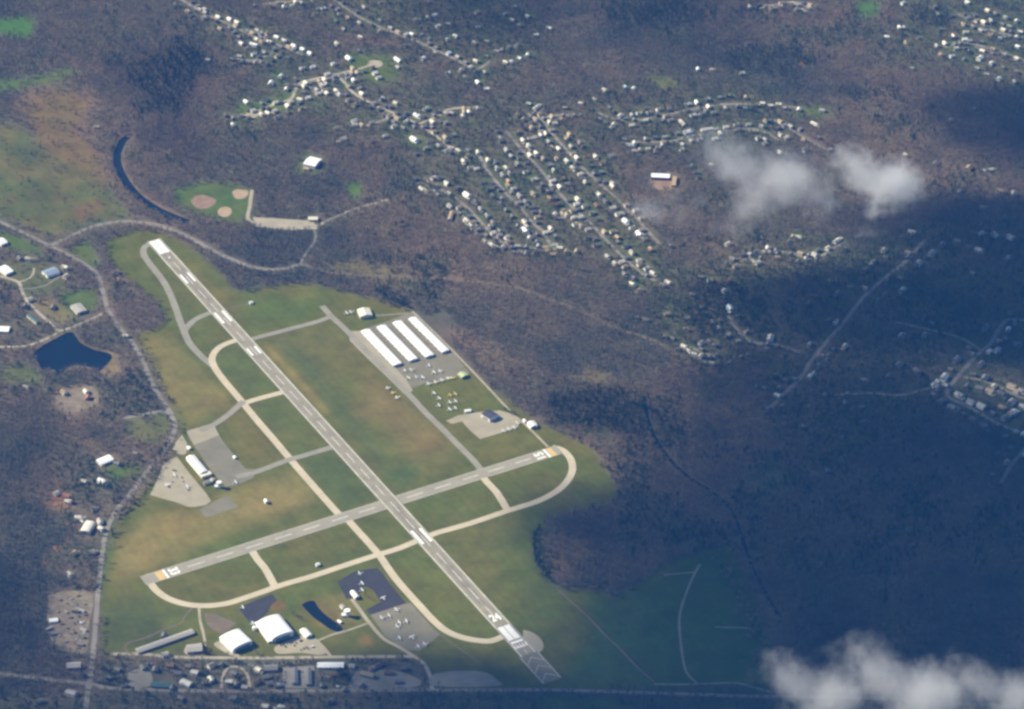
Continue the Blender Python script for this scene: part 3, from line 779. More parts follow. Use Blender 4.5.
a1, d1, L1 = frame_line((153.3, 240.0), (552.5, 681.0))
z = next_z(0.02)
v, f = poly_geo(quad_strip(a1, d1, 0, L1, 0, W2 + 0.6), z)
mr = tag(link_mesh('main_runway', v, f, M['runway']), 'long grey main runway running diagonally down the airfield', 'runway', None, 'structure')
clear([(153.3, 240), (552.5, 681)], 11)
zp = z + 0.006
CL = lambda vpx: s_at(a1, d1, 153.3 + (vpx - 240.0) * 399.2 / 441.0, vpx)
bars = []
for k in range(5):
    for sg in (-1, 1):
        bars.append((sg * (2.0 + k * 2.65), 1.24))
s0, s1 = 3, CL(253.0)
paint_part('threshold_marking', [quad_strip(a1, d1, s0, s1, c, h) for c, h in bars], zp, M['paint'], mr)
s0, s1 = CL(626.3), CL(639.3)
paint_part('threshold_marking', [quad_strip(a1, d1, s0, s1, c, h) for c, h in bars], zp, M['paint'], mr)
s0, s1 = CL(640.8), CL(642.6)
paint_part('threshold_bar', [quad_strip(a1, d1, s0, s1, 0, W2 - 1)], zp, M['paint'], mr)
arr = []
s0, s1 = CL(643.0), CL(647.2)
for c in (-11, -5.5, 0, 5.5, 11):
    q = quad_strip(a1, d1, s0, s1, c, 1.5)
    n = Vector((-d1.y, d1.x))
    tip = a1 + d1 * s0 + n * c
    b0 = a1 + d1 * s1 + n * (c - 2.2); b1 = a1 + d1 * s1 + n * (c + 2.2)
    arr.append([(tip.x, tip.y), (b0.x, b0.y), (b1.x, b1.y)])
paint_part('arrowhead_marking', arr, zp, M['paint'], mr)
s0 = CL(649.4)
paint_part('arrow_marking', [quad_strip(a1, d1, s0, CL(653.2), 0, 0.9)], zp, M['paint_worn'], mr)
tdz = []
for vpx, ln, h in ((278, 19, 2.3), (317, 22, 2.6), (351, 15, 2.0), (536.2, 23, 2.7), (498, 0, 0)):
    if ln:
        s = CL(vpx)
        for sg in (-1, 1):
            tdz.append(quad_strip(a1, d1, s - ln, s + ln, sg * 8.6, h))
paint_part('touchdown_marking', tdz, zp, M['paint'], mr)
dash = []
s = CL(262.5)
while s < CL(612):
    dash.append(quad_strip(a1, d1, s, s + 36.5, 0, 1.1))
    s += 61.0
paint_part('centreline_marking', dash, zp, M['paint_worn'], mr)
paint_part('edge_marking', [quad_strip(a1, d1, 2, CL(655), c, 1.5) for c in (-W2 + 1.4, W2 - 1.4)], zp, M['paint_edge'], mr)
M['rubber'] = noise_mat('tyre_marks', (0.15, 0.135, 0.10), (0.235, 0.212, 0.155), 0.06, 0.9, 0.2, 6.0)
rb = []
for s0_, s1_ in ((CL(268), CL(300)), (CL(560), CL(606)), (CL(505), CL(545))):
    for c in (-4.6, -2.9, 3.0, 4.7):
        rb.append(quad_strip(a1, d1, s0_ + random.uniform(-14, 14), s1_ + random.uniform(-14, 14), c, 0.75))
paint_part('tyre_marks', rb, zp - 0.003, M['rubber'], mr)
text_part('24', a1, -d1, a1 + d1 * CL(617.5), 21, 19, zp, M['paint'], mr)
text_part('6', a1, d1, a1 + d1 * CL(256.8), 14, 7, zp, M['paint'], mr)
# blast pad beyond the threshold with chevrons
s0 = CL(654.5)
v, f = poly_geo(quad_strip(a1, d1, s0, L1, 0, W2 + 5), zp + 0.004)
paint_part('blast_pad', [quad_strip(a1, d1, s0, L1, 0, W2 + 4)], zp + 0.004, M['apron_grey'], mr)
n = Vector((-d1.y, d1.x))
chev = []
for k in range(3):
    sA = s0 + 8 + k * 26
    for sg in (-1, 1):
        p = a1 + d1 * sA; q = a1 + d1 * (sA + 17) + n * sg * 16
        chev.append([(p.x, p.y), (p.x + d1.x * 1.6, p.y + d1.y * 1.6), (q.x + d1.x * 1.6, q.y + d1.y * 1.6), (q.x, q.y)])
paint_part('chevron_marking', chev, zp + 0.012, M['paint_worn'], mr)
paint_part('edge_marking', [quad_strip(a1, d1, s0 + 2, L1 - 2, c, 0.7) for c in (-W2 - 2, W2 + 2)], zp + 0.012, M['paint_worn'], mr)
TOPZ = zp + 0.02
# ------------------------------------------------------------------ houses: photo position and look
# w bright white, W large bright white, g grey, t tan, p pinkish, b brown, d dim grey, L long white, y yellow
HD = """
426 107.6 w|417 114.2 W|463 115 w|445.7 121.6 g|403 127 g|453 134 g|414 138 W|426 147 g|448 148 L|478 151 w|501 140 d|506.6 148.5 w|517.4 131 b|523 139 t|529 144.5 w|511 154.8 g|517.4 162.6 w|488 158.8 w|495 161 g|497 167 w|506 167 t|503 173.4 w|510 171.7 g|525.7 170.5 w|508.5 179.7 p|514 187.3 w|463.5 160 t|470.7 166.6 w|438.7 176.8 g|446.6 182 w|458 187 d|482 181 d|489 187.6 d|423 187 L|416.5 152.7 d|409 163 d
536.5 105.8 L|529 102.6 g|581 102 w|565 106.4 g|549.8 120.8 w|532 125.8 t|532.7 136 L|541 134 w|523 139.4 d|530 144.8 t|548.6 140.4 g|536.5 152 t|542.9 157 p|549 164 g|554 169 w|569.5 133 t|580 141 g|583.5 144.5 d|567 159.7 w|573 167 t|595.5 155 t|610.8 154.7 w|602.5 162 t|599.7 171 g|612.7 182 w|585.8 180.7 w|534 178 t|562.5 177.8 p|567 182.6 g|525 170 w|620 114.7 t|632 113.8 g|639 112 w|649 111 w|606 121 d|611 127 g|632 124 t|624.7 138 d|630 144 W|635 149.6 w|640 149 p|645.7 138 g|648 147.7 w|595 98 g|609 106 d|574.6 114 d
687.6 103 t|697 101 w|707 98 t|650.8 110.6 w|658.8 108 w|713.4 111.5 g|702 112.8 w|693 114 t|670.8 118.7 g|682.5 121 L|687.6 130.5 W|677.5 132 g|704 128.6 t|709.8 127.6 t|716 128 g|726 125.8 w|736.5 123 w|748.5 123 w|761.5 124.8 w|758 137 w|765 142.6 g|646 137.5 t|655 136 d|665 135.6 g|649.5 147.4 w|657.8 146.4 w|700 138 g|715 137.5 t|682 148 w|712 164 g|746 96 p|692 165 d|696 171 d|698.4 176 d|683 143 g|655 151 d
450 204.5 w|467 193.7 W|475 200 g|480.6 207.8 g|487 214.4 w|460 212 d|467 220 W|470.5 224.5 t|477 233 g|485 239.7 w|493 221 g|499.7 229.6 d|507 236 w|493 246 t|519.7 194.4 w|500 202 d|506 208.6 d|512 215 d|519 223 w|524.8 229 W|529.5 236.6 w|520 251.5 g|525.7 200 g|493 194.7 d
599 193 w|605.7 199.5 g|612.7 206.7 t|619 213 W|625.7 219.8 W|632 226.4 w|639 232.8 W|577.8 197.6 w|584.7 205 w|591.7 211.8 g|597.7 218 d|557.7 203 p|563.5 210 y|549.8 197 p|540 187 g|533 192 t|532 206 g|541 211 d|550.5 227 t|575 223 w|531 236.6 g|556 235 d|555 243.6 w|534.6 252 g|526 252.4 g|553 253 t|576.7 250 t|587 236.6 d|595.5 244 g|612.7 230.6 t|617.7 236 p|607.6 255 g|615 262 w|625 244.8 g|632 251 w|639 259 w|551.7 184.5 g|596.8 204 b
624 272.5 g|646.5 267 w|653 271.6 t|631.6 282.7 t|638.6 289.4 t|667.8 281 w|651 248 p|584 268 d|637 317 d|646 319 g|686.8 317 d|666.5 313 p|692.5 293.5 d
767.8 246.5 w|789 240.8 g|758 261.7 w|735.8 265 t|710 279 w|701 275.7 d|724 289.7 w|729.7 307 W|705 235 d|727.8 242.7 t|702 306 d|729 280 p
701 342 w|684 345 w|689 349.4 w|694.5 353 w|700.6 355 w|711.8 361.7 w|730 361.7 d|709.5 340 d|715 343.7 d|719 327 g|712.7 321 d|687 328 d|666 312.6 p|665.7 335.5 d|673 337 d|770.5 336.7 W|774 375.5 d|786 379 d|765 387 d|757.8 385 d|704 361 d|741 356 d|749 353 d
806 258 w|815 253 w|828 247 w|837 239 L|796.5 234.6 L|884 249 w|886 256 d|874 260.6 g|870 265 g|864.4 269.5 g|831 280 d|837.8 291.7 g|849 286 d|885.4 292.7 g|878.4 299 g|903 289 g|900.6 277 d|797.8 260.6 d|814 295 b|808.6 302.5 b
911.8 231 w|902.6 236 d|932 252 w|919 262 w|925.7 256.8 d|942 243.7 g|957.5 240.3 g|980.7 232.7 g|995 233.7 w|1010.5 236 w|968 246 g|979 249 w|1008 257.5 g|973 272 d|908 256 d
903 2 w|899.7 26.4 w|904.5 26.6 g|934.6 6 g|938 13 g|967.6 1 w|987.6 9 t|995 11.7 g|991 19.4 t|1006 16 g|1016.5 20 t|1020 30.5 t|1009.5 25 g|1002.5 23 d|981 29 g|990.7 33 y|966 31 t|964.8 38 w|969.8 39.5 g|953.4 35 t|981.6 40.6 d|999.6 38 w|1004 36 d|1011 35.5 d|1018 45.4 w|945 42 t|956 47 t|941 53 p|952 55 w|969.5 50 d|980 57 W|991.5 62 w|993 47.6 p|1006 53.7 g|1016.5 57 t|977 67 g|987 73 g|999 77.7 w|1014.6 80.6 g|975 14 g|952.4 14.6 d|912.4 67 g|906.7 41 p|918.8 36.8 d|959 21.6 d|939.7 28 d|1003 66 d|1017 70.5 d|963.8 58 d
901.6 335 g|899 364 g|917.5 370 g|957.5 358 g|950.5 368 d|944.8 375.8 w|940 381 w|935 385 w|981.6 363 g|997.5 349.6 w|1017 343 g|1005.7 338 d|985.8 326.5 g|969.5 346.8 d|985 376.6 g|973 373 d|967 385 d|979.7 387 g|990 390 t|1001 392.5 g|1012 385 t|1022 390 w|959 394 t|1014 324.6 d|932 322 d|1009.5 312.5 d
971 400.7 w|981.6 404.8 w|1011.4 401 w|1023 405.4 w|993 411.7 d|1005 416.8 g|1012.7 411.7 t|941 400.3 g|952 406.4 g|973 418.5 g|984 424.4 g|1002.5 406.7 p|934 393 d|964 413 d|1010.8 447 d|1005.7 436 d
810 343 g|845 345 t|833.5 349 g|828.4 354.6 g|824.3 359.4 g|819.5 364.5 g|814 372.6 g|863.3 378.7 g|888.7 375 d|829 319 d|845.5 401.6 g|862 406 d|864.5 420.6 g|803.6 425.4 d|842 436 d|841 458.4 g|815 472.7 g|827.7 470 d|825 394 d|810 406 d|768 408 g
292 4 w|283.8 6 w|302 2 g|204.8 8 g|323 7.4 w|318 7.6 g|315 12.7 g|229.5 17.8 w|237 21 t|249.5 24.4 d|220 27 p|234 31 g|257.4 29 g|267 32 p|276.5 35.8 w|284 39.4 w|293.6 44.4 w|302.6 48 w|309.8 52 w|241 42 w|253.6 43.4 L|253.6 53 w|263.9 51 g|273.6 48 g|239.6 55 g|208 58.6 g|277 55 p|302 67 w|312.7 65.8 w|280.9 75 w|271 82 W|322 84 w|326.5 82.5 g|261 36 d|266.6 63 d|248 47 d
339 13 g|336 20 d|343.6 28 g|364 6 g|380 19 d|390.6 26.7 g|371 23 d|360.4 36 t|337 42.5 t|348.7 57 W|333.5 62.6 w|375 72 w|378.6 76.4 t|353.8 79 w|360 78 d|397.6 58.6 L|398 66 g|359 49.5 d|423 57 w|412 33 w|421.7 33.6 g|429 38 g|434.4 14 w|427.8 16 g|415 19 g|420 19 d|438 25 w|427 0.6 g|380.5 1.5 g|435 51 g
448 22.6 g|448 7 d|477.8 26 g|455.5 35 w|447 38.5 w|429.5 38.7 d|474.6 41.6 g|486.6 40 g|448.6 52 w|514.6 5.5 g|504.8 13 g|512.4 18.8 g|528 15 g|519.7 24 d|536 33.6 t|549.5 27 w|477 11 b|496.8 50 g|501.9 49 g|508.9 46.6 g|517 44 g|505.7 61 t|511 61 w|519 57 w|527.5 54 w|476 59.7 t|466 61 d|447.7 72 w|465.7 76 g|477.8 81 w|486.6 87.6 w|484.7 71 g|487 55 d
246 100.5 w|276.5 116 w|267 99 d|233 124 t|308 96.7 w|339 93 w|301 107.7 t|287 111 d|255 128 d|342.5 138 W|336 127 g|225.7 114 d
381.5 97.5 w|395.7 101.7 w|354 119.5 w|394 125 w|403 127.5 w|385 134.7 w|372 140 d
815 122 L|822 109 w|805 148 w|780 151 w|906 153.6 g|935.6 162.5 g|887 63.5 d|989 167.6 L|968.6 167 t|950.9 119 g|975 108 d|876 113 d|887 35.6 w|960 191.4 g|1000 190 t|1014 193 w|984 206.7 g
698 68 w|712.6 68.5 t|741.8 72 w|625 86 w|633.4 87.6 w|604.7 89 t|747 43 d|720 96 g|728 94 g|745.7 96 d|766 5 g
96.5 125.7 g|245 99 w|224.8 114 d
"""
houses = []
for ln in HD.strip().split('\n'):
    for it in ln.split('|'):
        a, b, c = it.split()
        houses.append([float(a), float(b), c])
# drop near doubles
keep = []
for h in houses:
    if all(abs(h[0] - k[0]) > 2.6 or abs(h[1] - k[1]) > 2.0 for k in keep):
        keep.append(h)
houses = keep
near = [h for h in houses if h[1] > 92 or (h[0] > 890 and h[1] > 5 and h[2] in 'wWty')]
near.sort(key=lambda h: -h[1] - (60 if h[2] in 'wWLty' else 0))
near = near[:300]
far_h = [h for h in houses if h not in near]

def clear_house(u, v, r=2.9):
    i0 = int(u - U0 - r - 2); j0 = int(v - V0 - 3)
    ys = slice(max(0, j0), j0 + 9); xs = slice(max(0, i0), i0 + int(2 * r) + 5)
    x, y = uu[ys, xs], vv[ys, xs]
    m = (np.abs(x - u) < r) & (y > v - 1.8) & (y < v + 3.0)
    dens[ys, xs][m] = 0
for u, v, c in houses:
    clear_house(u, v, 4.2 if c in 'WL' else (2.9 if c in 'wt' else 2.3))

for k_, (u, v, c) in enumerate(houses):
    r_ = np.random.default_rng(k_)
    du, dv_ = r_.uniform(-4, 4), r_.uniform(-1, 3)
    i0, j0 = int(u + du - U0) - 7, int(v + dv_ - V0) - 5
    if i0 < 0 or j0 < 0 or i0 + 15 > UW or j0 + 11 > VH: continue
    x, y = uu[j0:j0 + 11, i0:i0 + 15] - u - du, vv[j0:j0 + 11, i0:i0 + 15] - v - dv_
    mk = np.clip(1.6 - np.hypot(x / 4.6, y / 2.9), 0, 1)[:, :, None] * 0.75
    lawn = np.array([(0.070, 0.112, 0.030), (0.092, 0.112, 0.036), (0.120, 0.112, 0.052), (0.062, 0.098, 0.030)][k_ % 4], np.float32)
    col[j0:j0 + 11, i0:i0 + 15] = col[j0:j0 + 11, i0:i0 + 15] * (1 - mk) + lawn * mk

# ---- street directions for the houses
segs = []
for pts, _, _ in ST:
    p = smooth_line(pts, 3)
    g = [at(*q) for q in p]
    for i in range(len(g) - 1):
        segs.append((g[i][0], g[i][1], g[i + 1][0], g[i + 1][1]))
segs = np.array(segs)
def street_angle(x, y):
    mx, my = (segs[:, 0] + segs[:, 2]) / 2, (segs[:, 1] + segs[:, 3]) / 2
    d = np.hypot(mx - x, my - y)
    k = int(np.argmin(d))
    if d[k] > 90: return random.uniform(-0.8, 0.8)
    return math.atan2(segs[k, 3] - segs[k, 1], segs[k, 2] - segs[k, 0])

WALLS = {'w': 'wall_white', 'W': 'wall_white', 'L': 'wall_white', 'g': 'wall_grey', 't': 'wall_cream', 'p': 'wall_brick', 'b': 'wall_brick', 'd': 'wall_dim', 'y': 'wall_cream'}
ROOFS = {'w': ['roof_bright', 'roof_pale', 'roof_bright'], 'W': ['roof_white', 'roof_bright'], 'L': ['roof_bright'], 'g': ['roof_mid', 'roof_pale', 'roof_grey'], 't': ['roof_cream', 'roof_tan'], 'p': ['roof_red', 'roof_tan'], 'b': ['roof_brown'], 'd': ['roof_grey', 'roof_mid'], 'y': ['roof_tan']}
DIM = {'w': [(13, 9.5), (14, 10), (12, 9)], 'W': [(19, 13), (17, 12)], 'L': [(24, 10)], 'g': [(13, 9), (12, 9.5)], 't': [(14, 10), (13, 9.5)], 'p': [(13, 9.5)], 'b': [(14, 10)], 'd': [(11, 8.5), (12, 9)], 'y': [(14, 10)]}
COLW = {'w': 'bright white', 'W': 'large white', 'L': 'long white', 'g': 'pale grey', 't': 'cream', 'p': 'reddish', 'b': 'brown', 'd': 'dim grey', 'y': 'yellow roofed'}

def gable_wall(mb, L, W, he, hr):
    mb.prism_x([(-W / 2, -0.3), (W / 2, -0.3), (W / 2, he), (0, hr), (-W / 2, he)], -L / 2, L / 2)
    return mb
def gable_roof(mb, L, W, he, hr, o=0.6, t=0.25):
    sl = (hr - he) / (W / 2)
    e = he - sl * o + 0.06
    mb.prism_x([(-W / 2 - o, e), (0, hr + 0.06), (W / 2 + o, e), (W / 2 + o, e + t), (0, hr + 0.06 + t), (-W / 2 - o, e + t)], -L / 2 - o, L / 2 + o)
    return mb

_hp = {}
def house_proto(c, k, rm):
    key = (c, k, rm)
    if key not in _hp:
        L, W = DIM[c][k]
        he = 3.0 if c in 'L' else 5.2
        hr = he + W * 0.27
        wm = gable_wall(MB(), L, W, he, hr)
        if c in 'WLtg':        # a lower wing or garage as part of the same walls
            wm.box(L / 2 - 0.1, L / 2 + 5.5, -W / 2 + 0.8, W / 2 - 2.0, -0.3, 3.0)
        rf = gable_roof(MB(), L, W, he, hr)
        if c in 'WLtg':
            rf.box(L / 2 + 0.65, L / 2 + 5.9, -W / 2 + 0.4, W / 2 - 1.6, 3.02, 3.25)
        ch = MB().box(-L * 0.22, -L * 0.22 + 0.9, -0.2, 0.7, hr - 1.0, hr + 1.3)
        ms = []
        for nm, mb, mt in (('wall', wm, WALLS[c]), ('roof', rf, rm), ('chimney', ch, 'wall_brick')):
            me = bpy.data.meshes.new(nm)
            me.from_pydata(mb.v, [], mb.f)
            me.materials.append(M[mt]); me.update()
            ms.append((nm, me))
        _hp[key] = ms
    return _hp[key]

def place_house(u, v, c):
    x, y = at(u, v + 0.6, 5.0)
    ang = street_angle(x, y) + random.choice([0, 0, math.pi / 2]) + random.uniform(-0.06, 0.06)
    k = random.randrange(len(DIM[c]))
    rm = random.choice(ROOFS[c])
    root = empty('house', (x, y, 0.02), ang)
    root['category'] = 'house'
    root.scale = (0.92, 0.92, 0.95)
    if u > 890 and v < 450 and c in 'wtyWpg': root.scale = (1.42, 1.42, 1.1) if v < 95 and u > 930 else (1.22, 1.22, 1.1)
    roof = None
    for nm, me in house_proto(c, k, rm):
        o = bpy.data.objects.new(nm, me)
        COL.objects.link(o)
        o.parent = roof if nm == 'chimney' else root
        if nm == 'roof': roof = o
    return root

ORD = ['first', 'second', 'third', 'fourth', 'fifth', 'sixth', 'seventh', 'eighth', 'ninth', 'tenth', 'eleventh', 'twelfth', 'thirteenth', 'fourteenth', 'fifteenth', 'sixteenth', 'seventeenth', 'eighteenth', 'nineteenth', 'twentieth']
def ordinal(i, n):
    if n == 1: return ''
    if i == 0: return 'leftmost'
    if i == n - 1: return 'rightmost'
    return ORD[i] + '-from-left'

ANCH = [
 (230, 115, 'beside the lower end of the winding lane'), (265, 108, 'along the middle of the winding lane'), (310, 100, 'where the winding lane climbs'),
 (345, 128, 'in the woods left of the straight pale road'), (390, 100, 'above the straight pale road'), (390, 130, 'below the straight pale road'),
 (420, 112, 'on the lawn above the pale road junction'), (418, 150, 'on the wooded slope under the pale road'), (455, 122, 'on the rise right of the pale road'),
 (450, 150, 'near the end of the straight pale road'), (470, 160, 'in the trees above the subdivision'), (492, 163, 'packed at the head of the second diagonal street'),
 (512, 145, 'above the head of the third diagonal street'), (515, 165, 'between the second and third diagonal streets'), (510, 185, 'along the upper second diagonal street'),
 (440, 182, 'beside the start of the lowest street'), (468, 197, 'above the lowest street of the subdivision'), (465, 216, 'below the lowest street by bare woods'),
 (485, 212, 'right of the lowest street'), (485, 238, 'at the lower tip of the subdivision'), (505, 208, 'left of the second diagonal street'),
 (522, 228, 'on the lower second diagonal street'), (523, 252, 'below the subdivision by the woods'), (505, 235, 'at the bottom bend of the lowest street'),
 (540, 108, 'at the top of the outer diagonal street'), (537, 140, 'at the top of the long diagonal row'), (546, 163, 'along the middle of the long diagonal row'),
 (570, 135, 'in the clearing right of the outer diagonal street'), (570, 163, 'beside the outer diagonal street'), (604, 160, 'in the clearing above the straight bright row'),
 (590, 180, 'at the head of the straight bright row'), (570, 182, 'in the middle of the third diagonal street'), (540, 192, 'among trees in the subdivision centre'),
 (557, 207, 'by the short connecting street'), (585, 206, 'in the row left of the bright row'), (620, 214, 'in the straight bright row'), (638, 229, 'at the lower end of the bright row'),
 (550, 235, 'at the lower end of the second diagonal street'), (560, 250, 'on the bottom edge of the subdivision'), (590, 240, 'left of the lower third diagonal street'),
 (614, 260, 'facing the woods on the third diagonal street'), (615, 234, 'between the bright row and third street'), (632, 253, 'in the last row of the third street'),
 (649, 268, 'near the dead end of the diagonal street'), (635, 285, 'below the dead end of the diagonal street'), (660, 265, 'right of the dead end street'),
 (585, 268, 'alone in the bare woods'), (580, 104, 'in the woods above the subdivision'), (605, 104, 'left of the upper curved street'),
 (612, 124, 'below the start of the upper curved street'), (640, 113, 'on the upper curved street'), (635, 145, 'at the left end of the lower curved street'),
 (655, 138, 'above the lower curved street'), (655, 149, 'below the lower curved street'), (690, 103, 'above the right half of the upper curved street'),
 (700, 113, 'below the right half of the upper curved street'), (683, 130, 'between the two curved streets'), (708, 130, 'above the left cloud'), (745, 124, 'on the right part of the lower curved street'),
 (760, 140, 'above the gap between the clouds'), (695, 165, 'in mist under the left cloud'), (735, 96, 'in the trees at the top of the curved streets'), (810, 115, 'in the clearing high above the right cloud'), (795, 150, 'just above the right cloud'),
 (665, 313, 'at the edge of the bare woods'), (640, 318, 'in the bare woods by the track'), (690, 297, 'among the evergreens'), (705, 278, 'above the evergreens'),
 (690, 322, 'in the middle of the evergreens'), (716, 324, 'at the lower edge of the evergreens'), (669, 336, 'at the lower left of the evergreens'), (691, 351, 'in the short row by the bare woods'),
 (709, 341, 'behind the short row by the woods'), (712, 362, 'at the end of the short row by the woods'), (745, 355, 'in dark trees by the pale lane'), (770, 380, 'at the left edge of the large cloud shadow'),
 (728, 300, 'at the top of the pale lane'), (740, 265, 'along the street at the shadow edge'), (775, 246, 'below the left cloud'), (718, 239, 'in the woods under the left cloud'), (770, 337, 'alone at the shadow edge'),
 (816, 252, 'in the bright row at the shadow edge'), (836, 238, 'under the lower edge of the right cloud'), (812, 298, 'in the upper part of the cloud shadow'), (838, 287, 'below the bright row in the shadow'), (868, 265, 'beside the upper end of the shaded diagonal road'),
 (885, 252, 'below the right cloud'), (883, 296, 'right of the shaded diagonal road'), (902, 282, 'in the shadow below the right cloud'), (908, 235, 'at the right tip of the cloud'), (925, 256, 'on the lit patch right of the cloud'),
 (955, 243, 'in the shadow right of the cloud'), (1000, 235, 'in the upper right of the shadow'), (985, 255, 'in the middle right of the shadow'),
 (905, 340, 'in the shadow left of the sunlit estate'), (910, 368, 'on the sunlit strip left of the estate'), (947, 373, 'in the row at the left of the estate'), (985, 330, 'by the bend above the estate'),
 (1005, 342, 'in shade above the estate'), (975, 362, 'at the upper edge of the estate'), (975, 382, 'in the middle of the estate'), (1008, 390, 'in the upper right of the estate'), (975, 402, 'on the front street of the estate'), (1010, 408, 'in the lower right of the estate'),
 (945, 402, 'below the bend of the estate street'), (978, 420, 'below the estate street in shade'), (1008, 441, 'beside the shaded road at the right edge'),
 (826, 356, 'in the row beside the shaded diagonal road'), (816, 344, 'left of the shaded diagonal road'), (870, 377, 'right of the shaded diagonal road row'), (840, 400, 'below the shaded diagonal road'), (806, 415, 'in the dark woods left of centre shadow'), (850, 428, 'in the darkest part of the shadow'), (830, 467, 'lowest in the large shadow'), (829, 319, 'above the shaded diagonal road row'),
 (965, 15, 'at the top of the upper right estate'), (995, 15, 'on the top street of the upper right estate'), (1015, 25, 'at the right end of the upper right estate'), (960, 36, 'in the left part of the upper right estate'), (993, 36, 'in the middle of the upper right estate'),
 (950, 50, 'at the lower left of the upper right estate'), (985, 60, 'along the front of the upper right estate'), (1010, 50, 'by the right edge in the upper estate'), (1005, 78, 'at the foot of the upper right estate'),
 (905, 15, 'left of the upper right estate'), (910, 60, 'in woods below the upper right estate'), (920, 158, 'in the woods right of the clouds'), (960, 115, 'in the woods at the shaded right'), (985, 168, 'near the top of the right shadow'), (990, 195, 'at the top edge of the right shadow'), (880, 110, 'in the woods above the right cloud'),
 (96, 126, 'alone beside the brown field'),
]
cl = {}
for u, v, c in near:
    k = min(range(len(ANCH)), key=lambda i: (ANCH[i][0] - u) ** 2 + ((ANCH[i][1] - v) * 1.5) ** 2)
    cl.setdefault((k, COLW[c]), []).append((u, v, c))
for (k, cw), lst in cl.items():
    lst.sort()
    for i, (u, v, c) in enumerate(lst):
        o = place_house(u, v, c)
        od = ordinal(i, len(lst))
        o['label'] = (od + ' ' if od else '') + cw + ' house ' + ANCH[k][2]
        o['group'] = 'houses on the wooded hillside'

# the smallest, farthest houses: one mass
ex = random.Random(3)
for pts, _, _ in ST:
    p = smooth_line(pts, 4)
    for i in range(len(p) - 1):
        for sd_ in (-1, 1):
            if ex.random() > 0.66: continue
            u = p[i][0] + ex.uniform(-2, 2) + sd_ * ex.uniform(5, 13); v = p[i][1] + ex.uniform(-2, 2) + sd_ * ex.uniform(-2.5, 2.5)
            if u > 780 and v > 225 and ex.random() < 0.75: continue
            if -30 < u < 1054 and -30 < v < 480 and all(abs(h[0] - u) > 4.5 or abs(h[1] - v) > 3 for h in houses):
                h = [u, v, ex.choice('ddddgbptdgt')]
                houses.append(h); far_h.append(h); clear_house(u, v, 2.3)
print('EXTRA', len(far_h))
dv, df, dm = [], [], []
mats_f = [M['wall_white'], M['roof_white'], M['wall_grey'], M['roof_pale'], M['wall_cream'], M['roof_tan'], M['roof_grey'], M['roof_cream'], M['wall_dim']]
for u, v, c in far_h:
    x, y = at(u, v + 0.6, 5.0)
    ang = street_angle(x, y) + random.choice([0, math.pi / 2])
    L, W = [q * 0.86 for q in DIM[c][0]]
    he = 5.0; hr = he + W * 0.27
    a = gable_wall(MB(), L, W, he, hr); b = gable_roof(MB(), L, W, he, hr)
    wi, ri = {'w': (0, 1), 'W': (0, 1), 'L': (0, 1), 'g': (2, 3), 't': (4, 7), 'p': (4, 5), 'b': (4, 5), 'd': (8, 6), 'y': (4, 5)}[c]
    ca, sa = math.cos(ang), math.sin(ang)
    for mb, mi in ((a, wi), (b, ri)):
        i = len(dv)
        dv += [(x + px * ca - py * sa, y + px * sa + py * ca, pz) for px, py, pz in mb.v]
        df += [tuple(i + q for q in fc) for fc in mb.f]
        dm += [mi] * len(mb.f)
fo = link_mesh('distant_houses', dv, df, None)
for m_ in mats_f: fo.data.materials.append(m_)
fo.data.polygons.foreach_set('material_index', dm)
tag(fo, 'tiny scattered houses too dim or far to tell apart, along the hillside streets', 'distant houses', None, 'stuff')

